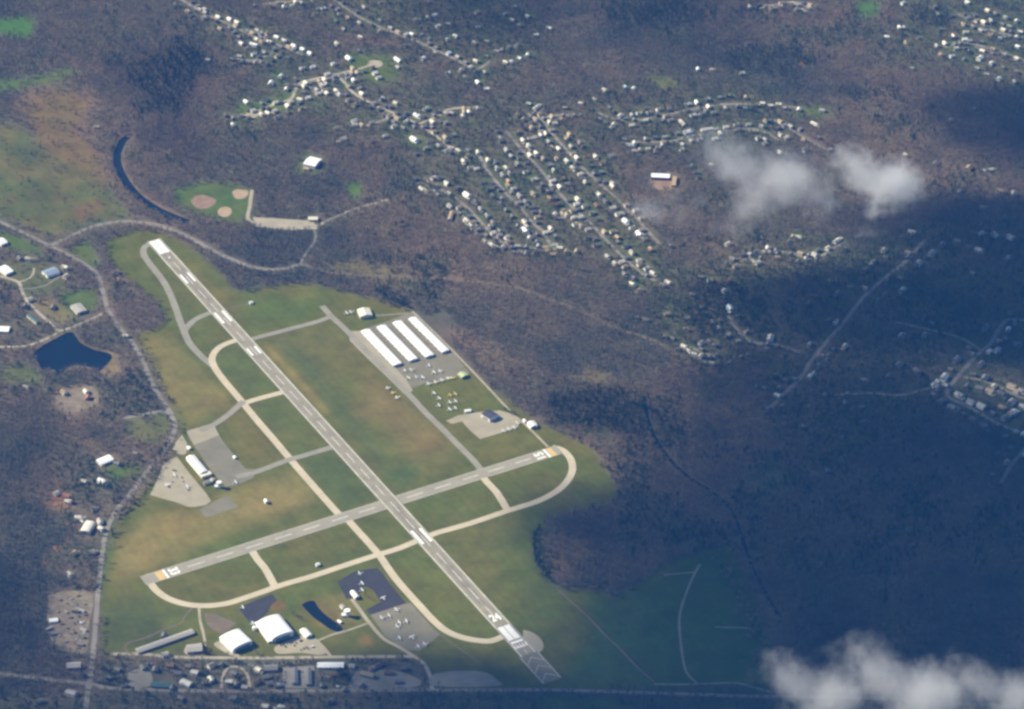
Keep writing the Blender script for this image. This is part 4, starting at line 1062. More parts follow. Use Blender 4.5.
# ------------------------------------------------------------------ airfield and village buildings
def building(name, label, cat, quad=None, spec=None, he=5.0, hr=7.0, style='gable', wall='wall_white', roof='roof_white', doors=(), windows=0, group=None, extra=None):
    """quad: roof corners in the photo (first edge is the long side); spec: (u, v, L, W, angle in photo direction u, v)"""
    zt = (he + hr) / 2
    if quad:
        g = [Vector(at(u, v, zt)) for u, v in quad]
        c = (g[0] + g[1] + g[2] + g[3]) / 4
        ax = ((g[1] - g[0]) + (g[2] - g[3])) / 2
        L = ax.length
        W = (((g[3] - g[0]).length) + ((g[2] - g[1]).length)) / 2
        dv_ = ax.normalized(); s_ = (g[3] - g[0])
        W = abs(s_.x * -dv_.y + s_.y * dv_.x)
        ang = math.atan2(ax.y, ax.x)
        for p in range(5):
            pass
        us = [q[0] for q in quad]; vs_ = [q[1] for q in quad]
        pad = 1.5
        x0, x1, y0, y1 = min(us) - pad, max(us) + pad, min(vs_) - pad, max(vs_) + pad + 3
        clear_poly([(x0, y0), (x1, y0), (x1, y1), (x0, y1)])
    else:
        u, v, L, W, du, dv2 = spec
        c = Vector(at(u, v, zt))
        p = Vector(at(u + du, v + dv2, zt)) - c
        ang = math.atan2(p.y, p.x)
        r = max(L, W) / 3.2
        clear_poly([(u - r, v - r * .7), (u + r, v - r * .7), (u + r, v + r * .7 + 3), (u - r, v + r * .7 + 3)])
    root = empty(name, (c.x, c.y, 0.25), ang)
    tag(root, label, cat, group)
    wm, rf = MB(), MB()
    if style == 'gable':
        gable_wall(wm, L, W, he, hr); gable_roof(rf, L, W, he, hr, 0.5, 0.3)
    elif style == 'arch':
        n = 14
        arc = [(W / 2 * math.cos(t), he + (hr - he) * math.sin(t)) for t in np.linspace(0, math.pi, n)]
        wm.prism_x([(-W / 2, -0.3), (W / 2, -0.3)] + arc, -L / 2, L / 2)
        outer = [((W / 2 + 0.5) * math.cos(t), he + 0.1 + (hr - he + 0.4) * math.sin(t)) for t in np.linspace(0, math.pi, n)]
        inner = [((W / 2 + 0.05) * math.cos(t), he + 0.06 + (hr - he + 0.05) * math.sin(t)) for t in np.linspace(math.pi, 0, n)]
        i = len(rf.v)
        prof = outer + inner
        m = len(prof)
        rf.v += [(-L / 2 - 0.5, a, b) for a, b in prof] + [(L / 2 + 0.5, a, b) for a, b in prof]
        for k in range(m):
            a, b = i + k, i + (k + 1) % m
            rf.f.append((a, b, b + m, a + m))
        for k in range(n - 1):
            q = (i + k, i + k + 1, i + m - 2 - k, i + m - 1 - k)
            rf.f.append(q[::-1]); rf.f.append(tuple(a + m for a in q))
    elif style == 'shed':
        wm.prism_x([(-W / 2, -0.3), (W / 2, -0.3), (W / 2, he), (-W / 2, hr)], -L / 2, L / 2)
        rf.prism_x([(-W / 2 - 0.5, hr + 0.08), (W / 2 + 0.5, he + 0.08), (W / 2 + 0.5, he + 0.38), (-W / 2 - 0.5, hr + 0.38)], -L / 2 - 0.5, L / 2 + 0.5)
    else:
        wm.box(-L / 2, L / 2, -W / 2, W / 2, -0.3, he)
        rf.box(-L / 2 - 0.3, L / 2 + 0.3, -W / 2 - 0.3, W / 2 + 0.3, he + 0.01, hr)
    wm.build('wall', M[wall], root)
    r_ = rf.build('roof', M[roof], root)
    for (side, off, wd, hd) in doors:
        db = MB()
        if side in ('x', '-x'):
            s = 1 if side == 'x' else -1
            db.box(min(s * (L / 2 + 0.06), s * (L / 2 - 0.1)), max(s * (L / 2 + 0.06), s * (L / 2 - 0.1)), off - wd / 2, off + wd / 2, 0, hd)
        else:
            s = 1 if side == 'y' else -1
            db.box(off - wd / 2, off + wd / 2, min(s * (W / 2 + 0.06), s * (W / 2 - 0.1)), max(s * (W / 2 + 0.06), s * (W / 2 - 0.1)), 0, hd)
        db.build('door', M['door_grey'], root)
    for k in range(windows):
        x = -L / 2 + L * (k + 0.5) / windows
        for s in (-1, 1):
            MB().box(x - 0.8, x + 0.8, min(s * (W / 2 + 0.05), s * (W / 2 - 0.1)), max(s * (W / 2 + 0.05), s * (W / 2 - 0.1)), 1.2, 2.6).build('window', M['window'], root)
    if extra:
        extra(root, L, W)
    return root

# the four long white hangar rows
HG = [((360.8, 331.3), (393.6, 366.0), (401.3, 362.2), (369.0, 328.6), 'nearest the tan ramp'),
      ((376.6, 327.0), (409.6, 361.0), (417.2, 357.7), (384.9, 324.6), 'second from the tan ramp'),
      ((392.5, 322.6), (426.2, 357.0), (433.2, 354.0), (400.8, 320.2), 'third from the tan ramp'),
      ((408.4, 318.8), (442.0, 352.3), (448.9, 349.5), (415.3, 316.5), 'beside the thin service road')]
for q0, q1, q2, q3, wh in HG:
    drs = []
    g0, g1 = Vector(at(*q0, 4.5)), Vector(at(*q1, 4.5))
    L = (g1 - g0).length
    nd = 9
    for k in range(nd):
        for sd_ in ('y', '-y'):
            drs.append((sd_, -L / 2 + L * (k + 0.5) / nd, L / nd * 0.86, 3.4))
    building('hangar', 'long low white hangar row ' + wh, 'hangar', (q0, q1, q2, q3), None, 4.0, 5.4, 'gable', 'wall_white', 'roof_white', drs, 0, 'long white hangar rows')

def lean_to(root, L, W):
    MB().box(-L / 2 + 1, L / 2 - 1, -W / 2 - 6.0, -W / 2 - 0.6, -0.3, 4.2).build('side_wing', M['wall_white'], root)
    MB().box(-L / 2 + 0.5, L / 2 - 0.5, -W / 2 - 6.5, -W / 2 - 0.6, 4.22, 4.6).build('wing_roof', M['roof_white'], root)
building('hangar', 'largest white arched hangar beside the car park of dark cars', 'hangar', ((258.5, 622.0), (272.5, 639.3), (293.0, 630.5), (279.0, 613.3)), None, 7.5, 13.0, 'arch', 'wall_white', 'roof_white', [('x', 0, 28, 6.5), ('x', -19, 4, 3)], 0, None)
building('hangar_office', 'low white office wing along the left of the largest arched hangar', 'building', ((255.0, 622.8), (268.3, 641.8), (271.2, 640.6), (258.0, 621.6)), None, 3.6, 4.0, 'flat', 'wall_white', 'roof_white', [('y', 0, 2, 2.2)], 8)
building('hangar', 'white arched hangar left of the largest arched hangar', 'hangar', ((219.6, 637.2), (232.3, 649.5), (252.6, 640.4), (239.4, 628.6)), None, 7.0, 11.5, 'arch', 'wall_white', 'roof_white', [('x', 0, 30, 6.0)], 0, None)
building('shed', 'small white shed right of the largest arched hangar', 'shed', ((299.5, 629.8), (306.0, 636.8), (312.0, 634.0), (305.7, 627.8)), None, 4.5, 6.5, 'gable', 'wall_white', 'roof_white', [('x', 0, 4, 3)], 0)
building('shed', 'long narrow grey storage shed left of the white hangars', 'shed', ((135.0, 648.6), (191.5, 629.0), (194.6, 632.4), (138.5, 652.6)), None, 3.6, 5.0, 'gable', 'wall_grey', 'roof_pale', [('-y', -40 + 10 * k, 6, 2.8) for k in range(9)], 0)
building('shed', 'tan grey shed with dark trees on its right', 'shed', ((187.2, 644.5), (202.3, 643.3), (202.4, 650.0), (186.5, 652.0)), None, 4.5, 6.5, 'gable', 'wall_grey', 'roof_pale', [('-y', 0, 5, 3)], 2)
building('terminal_building', 'white roofed terminal between the tan car park and grey apron', 'building', ((186.6, 457.6), (198.8, 473.6), (208.2, 470.0), (193.4, 454.0)), None, 6.0, 8.5, 'gable', 'wall_white', 'roof_white', [('x', 0, 5, 3.5)], 5)
building('terminal_annex', 'pale annex at the lower end of the white terminal', 'building', ((199.5, 474.4), (202.0, 477.2), (211.5, 473.4), (209.0, 470.6)), None, 4.5, 5.0, 'flat', 'wall_cream', 'roof_cream', [('x', 0, 2, 2.2)], 2)
building('shed', 'small white shed above the white terminal', 'shed', None, (189, 447.3, 8, 6, 1, 1), 3.2, 4.2, 'gable', 'wall_white', 'roof_white', [('x', 0, 2, 2.2)], 0)
building('shed', 'small pale shed left of the control tower', 'shed', None, (212.5, 479, 8, 6, 1, 1), 3.2, 4.2, 'gable', 'wall_white', 'roof_pale', [('x', 0, 2, 2.2)], 0)
building('shed', 'low grey shed below the white terminal', 'shed', None, (207, 482, 14, 9, 1, -0.3), 3.2, 4.2, 'gable', 'wall_grey', 'roof_grey', [('x', 0, 2, 2.2)], 0)
building('hut', 'tiny white hut at the apron edge', 'hut', None, (234.7, 456.8, 6, 5, 1, 1), 2.8, 3.8, 'gable', 'wall_white', 'roof_white', [('x', 0, 1, 2)], 0)
building('hut', 'white hut in the grass right of the far runway', 'hut', None, (251, 302, 7, 6, 1, -0.3), 3.2, 4.6, 'gable', 'wall_white', 'roof_white', [('x', 0, 1, 2)], 0)
building('hut', 'white hut in the straw coloured field left of the cross runway', 'hut', None, (266, 500.2, 8, 5.5, 1, 1.6), 5.0, 6.5, 'gable', 'wall_white', 'roof_white', [('x', 0, 1, 2)], 0)
building('hut', 'white hut in the grass between cross runway and taxiway', 'hut', None, (317.7, 564, 7, 6, 1, -0.3), 3.2, 4.6, 'gable', 'wall_white', 'roof_white', [('x', 0, 1, 2)], 0)
building('hangar', 'cream roofed hangar above the long white hangar rows', 'hangar', ((357.6, 310.2), (360.2, 317.2), (372.4, 313.4), (368.6, 306.2)), None, 5.5, 8.5, 'gable', 'wall_cream', 'roof_cream', [('-x', 0, 12, 4.5)], 0)
building('shed', 'pale green roofed shed by the thin service road', 'shed', ((458.5, 374.2), (462.8, 378.0), (467.0, 373.8), (463.0, 370.6)), None, 4.0, 6.0, 'gable', 'wall_grey', 'roof_green', [('x', 0, 3, 3)], 0)
building('airport_building', 'dark roofed building with white front on the tan apron', 'building', ((480.5, 413.0), (489.0, 418.6), (498.8, 414.6), (490.6, 409.6)), None, 7.0, 9.0, 'gable', 'wall_white', 'roof_dark', [('-y', 0, 16, 5.0)], 0)
building('hangar', 'white hangar beside the thin service road near the right runway end', 'hangar', ((527.4, 422.6), (531.0, 427.4), (537.0, 424.4), (533.6, 420.0)), None, 5.0, 7.0, 'gable', 'wall_white', 'roof_white', [('x', 0, 8, 4)], 0)
building('shed', 'tiny white shed left of the white hangar by the service road', 'shed', None, (524.6, 420.2, 7, 5, 1, 1), 3, 4, 'gable', 'wall_white', 'roof_white', [('x', 0, 1, 2)], 0)
building('trailer', 'white trailer above the tan apron', 'trailer', None, (467.8, 410.3, 12, 6, 1, -0.15), 3.4, 4.4, 'gable', 'wall_white', 'roof_white', [('-y', 0, 1, 2)], 2)
building('hangar', 'small white hangar beside the dark asphalt ramp', 'hangar', ((350.4, 591.6), (355.3, 597.6), (358.8, 595.6), (354.2, 589.8)), None, 4.5, 6.5, 'gable', 'wall_white', 'roof_white', [('x', 0, 5, 3.5)], 0)
building('shed', 'small pale shed beside the narrow pond tower', 'shed', None, (342.6, 606, 10, 7, 1, 1), 3.5, 4.8, 'gable', 'wall_white', 'roof_pale', [('x', 0, 2, 2.2)], 0)
building('shed', 'tiny white shed at the end of the narrow pond', 'shed', None, (339.6, 621, 8, 4, 1, 0.6), 2.8, 3.6, 'gable', 'wall_white', 'roof_white', [('x', 0, 1, 2)], 0)
building('house', 'white house with a long white roof below the straight lane', 'house', ((317.6, 667.0), (343.6, 667.0), (343.6, 662.0), (317.2, 662.2)), None, 4.5, 6.5, 'gable', 'wall_white', 'roof_white', [('-y', 0, 4, 3)], 4)
building('shed', 'dark grey roofed shed left of two parallel dark sheds', 'shed', ((264.5, 670.0), (277.8, 669.4), (277.5, 664.2), (264.0, 664.8)), None, 4.5, 6.5, 'gable', 'wall_grey', 'roof_grey', [('-y', 0, 4, 3)], 0)
building('shed', 'left of two parallel dark roofed sheds between the bottom roads', 'shed', ((292.0, 683.0), (291.8, 667.6), (297.4, 667.6), (297.8, 683.0)), None, 4.0, 5.5, 'gable', 'wall_grey', 'roof_grey', [('-x', 0, 4, 3)], 0)
building('shed', 'right of two parallel dark roofed sheds between the bottom roads', 'shed', ((306.0, 684.2), (305.6, 668.2), (311.0, 668.2), (311.6, 684.2)), None, 4.0, 5.5, 'gable', 'wall_grey', 'roof_grey', [('-x', 0, 4, 3)], 0)
building('barn', 'tan roofed barn in shade between the bottom roads', 'barn', ((359.8, 673.6), (373.0, 677.0), (374.6, 673.0), (361.6, 670.2)), None, 5.0, 7.5, 'gable', 'wall_grey', 'roof_tan', [('-y', 0, 4, 3)], 0)
building('shed', 'small pale shed right of the long white roofed house', 'shed', None, (351.6, 665.5, 10, 9, 1, 0), 3.5, 5, 'gable', 'wall_white', 'roof_pale', [('-y', 0, 2, 2.2)], 0)
building('house', 'blue grey roofed house below the dirt yard', 'house', None, (73.6, 664.5, 24, 15, 1, -0.05), 5, 7.5, 'gable', 'wall_grey', 'roof_pale', [('-y', 0, 1, 2)], 3)
building('house', 'pale house below the bottom road at the lower left', 'house', None, (71, 691.5, 18, 11, 1, 0.3), 5, 7.5, 'gable', 'wall_white', 'roof_pale', [('-y', 0, 1, 2)], 3)
building('house', 'cream roofed house between the bottom roads, above their middle', 'house', None, (185.9, 682, 20, 12, 1, 0.4), 4, 6, 'gable', 'wall_white', 'roof_cream', [('-y', 0, 1, 2)], 2)
building('house', 'teal roofed long house above the bottom road', 'house', None, (161, 684, 34, 12, 1, 0.05), 4, 6, 'gable', 'wall_grey', 'roof_teal', [('-y', 0, 1, 2)], 3)
for u_, v_ in ((57.5, 551), (44.5, 565), (228, 42), (584, 160), (802, 66)):
    clear_house(u_, v_, 4.5)
vill = [(155, 668, 'g', 'grey house below the long storage shed'), (178, 672, 'g', 'grey house above the cream roofed house'), (194.7, 671, 'w', 'white house above and right of the cream roofed house'), (211, 664.2, 'w', 'small white house left of the looped drive'),
        (211, 678, 't', 'cream house outside the left of the looped drive'), (234, 672, 'g', 'pale house inside the top of the looped drive'), (236, 682, 'd', 'dim grey house inside the lower loop of the drive'), (245, 686, 'g', 'pale house at the lower right of the looped drive'),
        (265, 705, 'w', 'bright white house cut by the bottom edge'), (278, 707, 't', 'cream house beside the white one at the bottom edge'), (258, 668, 't', 'cream house right of the looped drive'), (256, 681, 'b', 'brown house right of the looped drive'), (270, 682, 'g', 'grey house under the dark grey roofed shed'),
        (164, 634, 'd', 'small grey house beside the storage shed'), (165, 653, 'w', 'small white house just below the storage shed'), (233, 697, 'g', 'grey house under the looped drive and road'), (181, 697, 'd', 'dim grey house below the bottom road'), (40, 700, 'd', 'dim house at the lower left corner'), (330, 700, 'd', 'dim house below the bottom road and sheds'), (404, 667, 'd', 'dim house in shade beside the curved lane'), (388, 671, 'b', 'brown house in shade beside the tan roofed barn'),
        (78, 516, 'w', 'white house left of the cream arched barn'), (84, 518, 'w', 'white house next to the cream arched barn'), (94, 508, 'g', 'pale house above the cream arched barn'), (100, 520, 'w', 'white house right of the cream arched barn'), (101, 527, 'w', 'small white house below right of the cream arched barn'), (102, 480, 'W', 'white house on the drive below the long white roof'), (84, 480, 'g', 'dim pale house in the woods by the drive'), (136, 452, 'd', 'dim grey house in trees by the grey road'), (117, 462, 'g', 'grey house right of the long white roof'),
        (70, 573, 'w', 'small white house above the dirt yard'), (92, 551, 'g', 'pale house beside the left road'), (74, 552, 't', 'cream house by the orange trees'), (56, 492, 'w', 'white house at the burnt orange clearing'), (66, 495, 'p', 'reddish house in the orange clearing'), (68, 500, 'w', 'white house at the right of the orange clearing'),
        (64, 391, 't', 'cream house in the yard below the pond'), (86, 390, 'w', 'white house in the yard below the pond'), (88, 396, 'p', 'reddish house in the yard below the pond'), (26, 386, 'w', 'white house below left of the pond'),
        (125, 334.5, 'w', 'white house on the road right of the pond'), (28, 257.5, 'w', 'white house above the blue grey roof'), (33, 258, 't', 'cream house above the blue grey roof'), (19.5, 257, 'g', 'pale house above the sheds at left'), (53, 310 - 4, 'g', 'pale house left of the cream barn'), (65, 266, 't', 'cream house right of the blue grey roof'), (66, 275, 'w', 'white house at the end of the side drive'), (29.5, 298.5, 'w', 'small white house beside the tan lane'), (25, 305, 'g', 'pale house under the tan lane'), (115, 271, 't', 'tan house in the woods by the runway road'), (119, 279, 'b', 'brown house in the woods by the runway road')]
for u, v, c, lab in vill:
    clear_house(u, v, 4.0)
    o = place_house(u, v, c)
    tag(o, lab, 'house', 'houses around the airfield')
building('barn', 'cream arched barn beside the left road', 'barn', ((80.5, 530.0), (86.5, 520.8), (94.8, 522.6), (89.0, 533.0)), None, 5.0, 8.0, 'arch', 'wall_cream', 'roof_cream', [('-x', 0, 5, 4)], 0)
building('barn', 'long white roofed barn at the edge of the dim woods', 'barn', ((96.5, 459.6), (109.4, 454.6), (113.0, 459.0), (100.6, 464.6)), None, 4.5, 6.5, 'gable', 'wall_white', 'roof_white', [('-y', 0, 4, 3)], 2)
building('barn', 'barn with a blue grey metal roof', 'barn', ((42.5, 270.6), (56.0, 266.6), (57.6, 271.6), (46.6, 276.4)), None, 5.0, 7.0, 'gable', 'wall_white', 'roof_blue', [('-x', 0, 5, 4)], 2)
building('barn', 'white barn at the left edge, upper one', 'barn', ((-4, 239.5), (2.5, 237.6), (6.4, 241.4), (0, 245)), None, 5.0, 7.5, 'gable', 'wall_white', 'roof_white', [('-y', 0, 4, 3)], 0)
building('barn', 'white barn below it at the left edge', 'barn', ((-2, 267.5), (6.5, 265.2), (11.5, 270.0), (4.5, 274.5)), None, 5.0, 7.5, 'gable', 'wall_white', 'roof_white', [('-y', 0, 4, 3)], 2)
building('barn', 'cream flat roofed barn above the pond on a green lawn', 'barn', ((70.5, 306.0), (77.0, 313.8), (87.0, 309.2), (80.0, 302.4)), None, 4.5, 6.0, 'gable', 'wall_cream', 'roof_pale', [('x', 0, 5, 3)], 0)
building('barn', 'long white roofed shed at the left edge above the lane', 'shed', ((-6, 331.0), (9.0, 331.4), (9.2, 326.4), (-6, 326.0)), None, 3.5, 5.0, 'gable', 'wall_white', 'roof_white', [('-y', 0, 4, 3)], 0)
building('barn', 'teal roofed shed in the trees beside the tan lane', 'shed', ((26.0, 314.6), (35.5, 322.6), (39.5, 321.6), (30.0, 314.0)), None, 4, 5.5, 'gable', 'wall_cream', 'roof_teal', [('-y', 0, 3, 3)], 0)
building('mansion', 'big white building alone in woods below the winding lane', 'building', ((304.0, 163.4), (316.0, 166.2), (320.6, 158.4), (309.6, 155.8)), None, 7.0, 10.0, 'gable', 'wall_white', 'roof_white', [('-y', 0, 5, 3)], 5)
building('pool_house', 'cream annex at the foot of the big white building', 'building', None, (306.5, 168, 13, 9, 1, 0.2), 3.5, 5.0, 'gable', 'wall_cream', 'roof_tan', [('-y', 0, 2, 2.2)], 0)
building('school', 'long white roofed school with brown yard', 'school', ((651.0, 177.2), (669.5, 178.0), (670.0, 174.2), (651.6, 173.4)), None, 6.0, 6.6, 'flat', 'wall_brick', 'roof_white', [('-y', 0, 3, 2.6)], 6)
building('annex', 'low brick annex behind the school yard', 'building', ((672.0, 185.4), (676.2, 185.6), (676.2, 176.4), (672.2, 176.2)), None, 4.5, 5.0, 'flat', 'wall_brick', 'roof_tan', [('x', 0, 2, 2.2)], 0)
building('house', 'tan house beside the ball park lane', 'house', None, (313, 218, 20, 12, 1, 0), 4, 6, 'gable', 'wall_cream', 'roof_cream', [('-y', 0, 2, 2.2)], 2)
building('shed', 'orange tan shed at the wood edge of the subdivision', 'shed', ((447.6, 219.0), (450.6, 211.0), (453.4, 211.4), (451.2, 219.6)), None, 4, 5.5, 'gable', 'wall_cream', 'roof_tan', [('-x', 0, 2, 2.2)], 0)

# control towers
def tower(u, v, h, r, label):
    x, y = at(u, v, 0)
    t = tag(empty('control_tower', (x, y, 0.3)), label, 'control tower')
    MB().tube([(-0.4, r, r, 0), (h - 4.2, r * 0.92, r * 0.92, 0)], 8, 'z').build('shaft', M['wall_white'], t)
    c = MB().tube([(h - 4.19, r * 1.25, r * 1.25, 0), (h - 3.2, r * 1.3, r * 1.3, 0)], 8, 'z').build('cab', M['wall_white'], t)
    MB().tube([(h - 3.19, r * 1.22, r * 1.22, 0), (h - 0.8, r * 1.4, r * 1.4, 0)], 8, 'z').build('window', M['window'], c)
    MB().tube([(h - 0.79, r * 1.55, r * 1.55, 0), (h, r * 1.45, r * 1.45, 0)], 8, 'z').build('roof', M['roof_white'], t)
    MB().box(-r * 2.4, -r * 0.85, -r * 0.9, r * 0.9, -0.4, 4.0).build('base_wing', M['wall_white'], t)
    clear_poly([(u - 6, v - 6), (u + 6, v - 6), (u + 6, v + 4), (u - 6, v + 4)])
    return t
tower(219.3, 487.5, 12.5, 3.6, 'white control tower at the lower corner of the grey apron')
tower(347.3, 616.0, 13.0, 4.2, 'white tower with dark glazing above the narrow pond')
# water tank by the hangar
x, y = at(254.6, 629.5)
t = tag(empty('storage_tank', (x, y, 0.4)), 'round white tank beside the largest arched hangar', 'tank')
MB().tube([(-0.4, 4, 4, 0), (5.2, 4, 4, 0)], 16, 'z').build('shell', M['wall_white'], t)
MB().tube([(5.21, 4.2, 4.2, 0), (6.6, 0.6, 0.6, 0)], 16, 'z').build('roof', M['roof_white'], t)

# ------------------------------------------------------------------ parked aircraft
def make_plane(body):
    r = empty('light_aircraft', (0, 0, 0))
    MB().tube([(4.0, 0.15, 0.15, 1.1), (3.8, 0.5, 0.5, 1.15), (2.6, 0.62, 0.72, 1.25), (0.8, 0.68, 0.95, 1.45), (-1.0, 0.55, 0.7, 1.4), (-4.6, 0.16, 0.22, 1.5)], 10).build('fuselage', M[body], r, True)
    wg = MB()
    for s in (-1, 1):
        i = len(wg.v)
        wg.v += [(1.75, 0, 2.35), (0.05, 0, 2.30), (1.35, s * 5.7, 2.5), (0.2, s * 5.7, 2.47), (1.75, 0, 2.55), (0.05, 0, 2.44), (1.35, s * 5.7, 2.6), (0.2, s * 5.7, 2.54)]
        wg.f += [tuple(i + k for k in q) for q in ((0, 1, 3, 2), (4, 6, 7, 5), (0, 2, 6, 4), (1, 5, 7, 3), (2, 3, 7, 6))]
    wg.build('wing', M[body], r)
    MB().prism_z([(-3.7, -1.8), (-3.5, 0), (-3.7, 1.8), (-4.6, 1.8), (-4.6, -1.8)][::-1], 1.55, 1.65).build('tailplane', M[body], r)
    i = MB(); i.v = [(-3.3, -0.06, 1.7), (-4.7, -0.06, 1.7), (-5.0, -0.06, 3.1), (-4.3, -0.06, 3.1), (-3.3, 0.06, 1.7), (-4.7, 0.06, 1.7), (-5.0, 0.06, 3.1), (-4.3, 0.06, 3.1)]
    i.f = [(0, 1, 2, 3), (7, 6, 5, 4), (0, 4, 5, 1), (1, 5, 6, 2), (2, 6, 7, 3), (3, 7, 4, 0)]
    i.build('fin', M[body], r)
    MB().box(1.78, 2.4, -0.52, 0.52, 1.72, 2.2).build('windscreen', M['window'], r)
    pr = MB().box(4.02, 4.1, -0.95, 0.95, 1.03, 1.17).build('propeller', M['car_dark'], r)
    for (x, y) in ((2.7, 0), (0.4, -1.2), (0.4, 1.2)):
        lg = MB().box(x - 0.06, x + 0.06, y - 0.06, y + 0.06, 0.25, 0.9).build('gear_leg', M['car_grey'], r)
        MB().tube([(-0.12, 0.28, 0.28, 0), (0.12, 0.28, 0.28, 0)], 8, 'z')
        wv = MB()
        for k in range(8):
            a = 2 * math.pi * k / 8
            wv.v += [(x + 0.28 * math.cos(a), y - 0.1, 0.28 + 0.28 * math.sin(a)), (x + 0.28 * math.cos(a), y + 0.1, 0.28 + 0.28 * math.sin(a))]
        wv.f = [(2 * k, 2 * ((k + 1) % 8), 2 * ((k + 1) % 8) + 1, 2 * k + 1) for k in range(8)] + [tuple(range(0, 16, 2)), tuple(range(15, 0, -2))]
        wv.build('wheel', M['tyre'], lg)
    return r
protos = {}
def plane(u, v, ang, label, group, body='plane_white', scale=1.0):
    if body not in protos:
        protos[body] = make_plane(body); o = protos[body]
    else:
        o = copy_tree(protos[body])
    x, y = at(u, v, 2.2)
    o.location = (x, y, TOPZ)
    p = Vector(at(u + math.cos(ang), v + math.sin(ang))) - Vector(at(u, v))
    o.rotation_euler = (0, 0, math.atan2(p.y, p.x))
    o.scale = (scale,) * 3
    tag(o, label, 'aircraft', group)
    return o
def fleet(lst, where, group):
    lst = sorted(lst)
    byc = {}
    for it in lst: byc.setdefault(it[3] if len(it) > 3 else 'white', []).append(it)
    for cname, sub in byc.items():
        for i, it in enumerate(sub):
            od = ordinal(i, len(sub))
            plane(it[0], it[1], it[2] + random.uniform(-0.12, 0.12), ((od + ' ') if od else '') + ('%s light aircraft ' % cname) + where, group, 'plane_yellow' if cname == 'yellow' else 'plane_white', random.uniform(1.0, 1.2))
D1, D1r, D2, D2r = 0.83, 0.83 + math.pi, -0.30, -0.30 + math.pi
fleet([(404.6, 370.5, D2), (411.6, 369.8, D2r), (428.7, 365.4, D2), (433.8, 372.4, D2), (440.4, 371, D2r)], 'in the upper row on the hangar apron', 'aircraft parked by the hangar rows')
fleet([(408.4, 378, D2), (416.6, 376.8, D2r), (422.4, 377.6, D2)], 'in the middle row on the hangar apron', 'aircraft parked by the hangar rows')
fleet([(428.7, 383.8, D1), (435.7, 382, D1), (442, 380.2, D1), (448.4, 378.3, D1), (452.6, 378, D1, 'yellow')], 'in the lower row by the green roofed shed', 'aircraft parked by the hangar rows')
fleet([(433.8, 393.2, D2), (439, 398.4, D2), (438.6, 405.4, D2)], 'tied down in the left column on the grass', 'aircraft tied down on the grass')
fleet([(449.6, 395.2, D2, 'yellow'), (449.6, 402.4, D2), (449.3, 409.4, D2)], 'tied down in the middle column on the grass', 'aircraft tied down on the grass')
fleet([(455, 394.2, D2, 'yellow'), (455.4, 401.2, D2), (455, 408, D2)], 'tied down in the right column on the grass', 'aircraft tied down on the grass')
fleet([(387.8, 388, D1), (393, 392.8, D1, 'yellow'), (397.2, 397.4, D1)], 'on the grass left of the hangar taxiway', 'aircraft beside the hangar taxiway')
fleet([(503.6, 430.6, D2r), (509, 429, D2r), (514.4, 427.4, D2r), (517.6, 423, D2r)], 'along the lower edge of the tan apron', 'aircraft on the tan apron')
fleet([(361.7, 583.4, D2), (361.7, 590, D2), (360, 573.2, D2r)], 'on the left arm of the dark ramp', 'aircraft on the dark ramp')
fleet([(383.2, 597.8, D1r)], 'alone in the middle of the dark ramp', 'aircraft on the dark ramp')
fleet([(396.7, 609.6, D2r), (382, 617.6, D2r), (388.7, 615.6, D2)], 'in the top row of the grey ramp', 'aircraft on the grey ramp')
fleet([(399, 622.6, D2), (397.8, 626.4, D2r), (406, 621.2, D2)], 'in the second row of the grey ramp', 'aircraft on the grey ramp')
fleet([(399, 638, D2), (412, 637, D1r)], 'in the third row of the shaded ramp', 'aircraft on the grey ramp')
fleet([(418, 646.6, D2), (425, 644, D2r)], 'in the last row of the shaded ramp', 'aircraft on the grey ramp')
fleet([(242.4, 607.2, D2), (253.4, 623.2, D1)], 'on the dark asphalt behind the arched hangar', 'aircraft behind the arched hangar')
fleet([(235.4, 482.2, D2)], 'at the lower end of the grey apron', 'aircraft on the terminal apron')
fleet([(174, 475.2, D2), (167.2, 484.6, D1), (187.9, 486.6, D2r)], 'standing on the tan car park by the terminal', 'aircraft on the tan lot')
fleet([(346.4, 313, D2), (351.2, 312, D2r)], 'left of the cream roofed hangar', 'aircraft by the cream hangar')

# ------------------------------------------------------------------ vehicles
def make_car(body, van=False):
    r = empty('parked_van' if van else 'parked_car', (0, 0, 0))
    if van:
        prof = [(-2.7, 0.45), (2.7, 0.45), (2.7, 1.3), (2.2, 2.3), (-2.7, 2.4)]
    else:
        prof = [(-2.25, 0.4), (2.25, 0.4), (2.25, 0.85), (1.2, 1.0), (-1.9, 1.02), (-2.25, 0.95)]
    hw = 0.98 if van else 0.9
    def sweep(p, hw_):
        m = MB(); n = len(p)
        m.v = [(x, -hw_, z) for x, z in p] + [(x, hw_, z) for x, z in p]
        m.f = [tuple(range(n)), tuple(range(2 * n - 1, n - 1, -1))] + [((k + 1) % n, k, k + n, (k + 1) % n + n) for k in range(n)]
        return m
    sweep(prof, hw).build('body', M[body], r)
    if not van:
        sweep([(-1.7, 1.01), (0.9, 1.01), (0.35, 1.5), (-1.2, 1.52)], 0.78).build('cabin', M['window'], r)
    for x in (-1.4, 1.4):
        for s in (-1, 1):
            wv = MB()
            for k in range(8):
                a = 2 * math.pi * k / 8
                wv.v += [(x + 0.34 * math.cos(a), s * hw - 0.1, 0.34 + 0.34 * math.sin(a)), (x + 0.34 * math.cos(a), s * hw + 0.1, 0.34 + 0.34 * math.sin(a))]
            wv.f = [(2 * k, 2 * ((k + 1) % 8), 2 * ((k + 1) % 8) + 1, 2 * k + 1) for k in range(8)] + [tuple(range(0, 16, 2)), tuple(range(15, 0, -2))]
            wv.build('wheel', M['tyre'], r)
    return r
cproto = {}
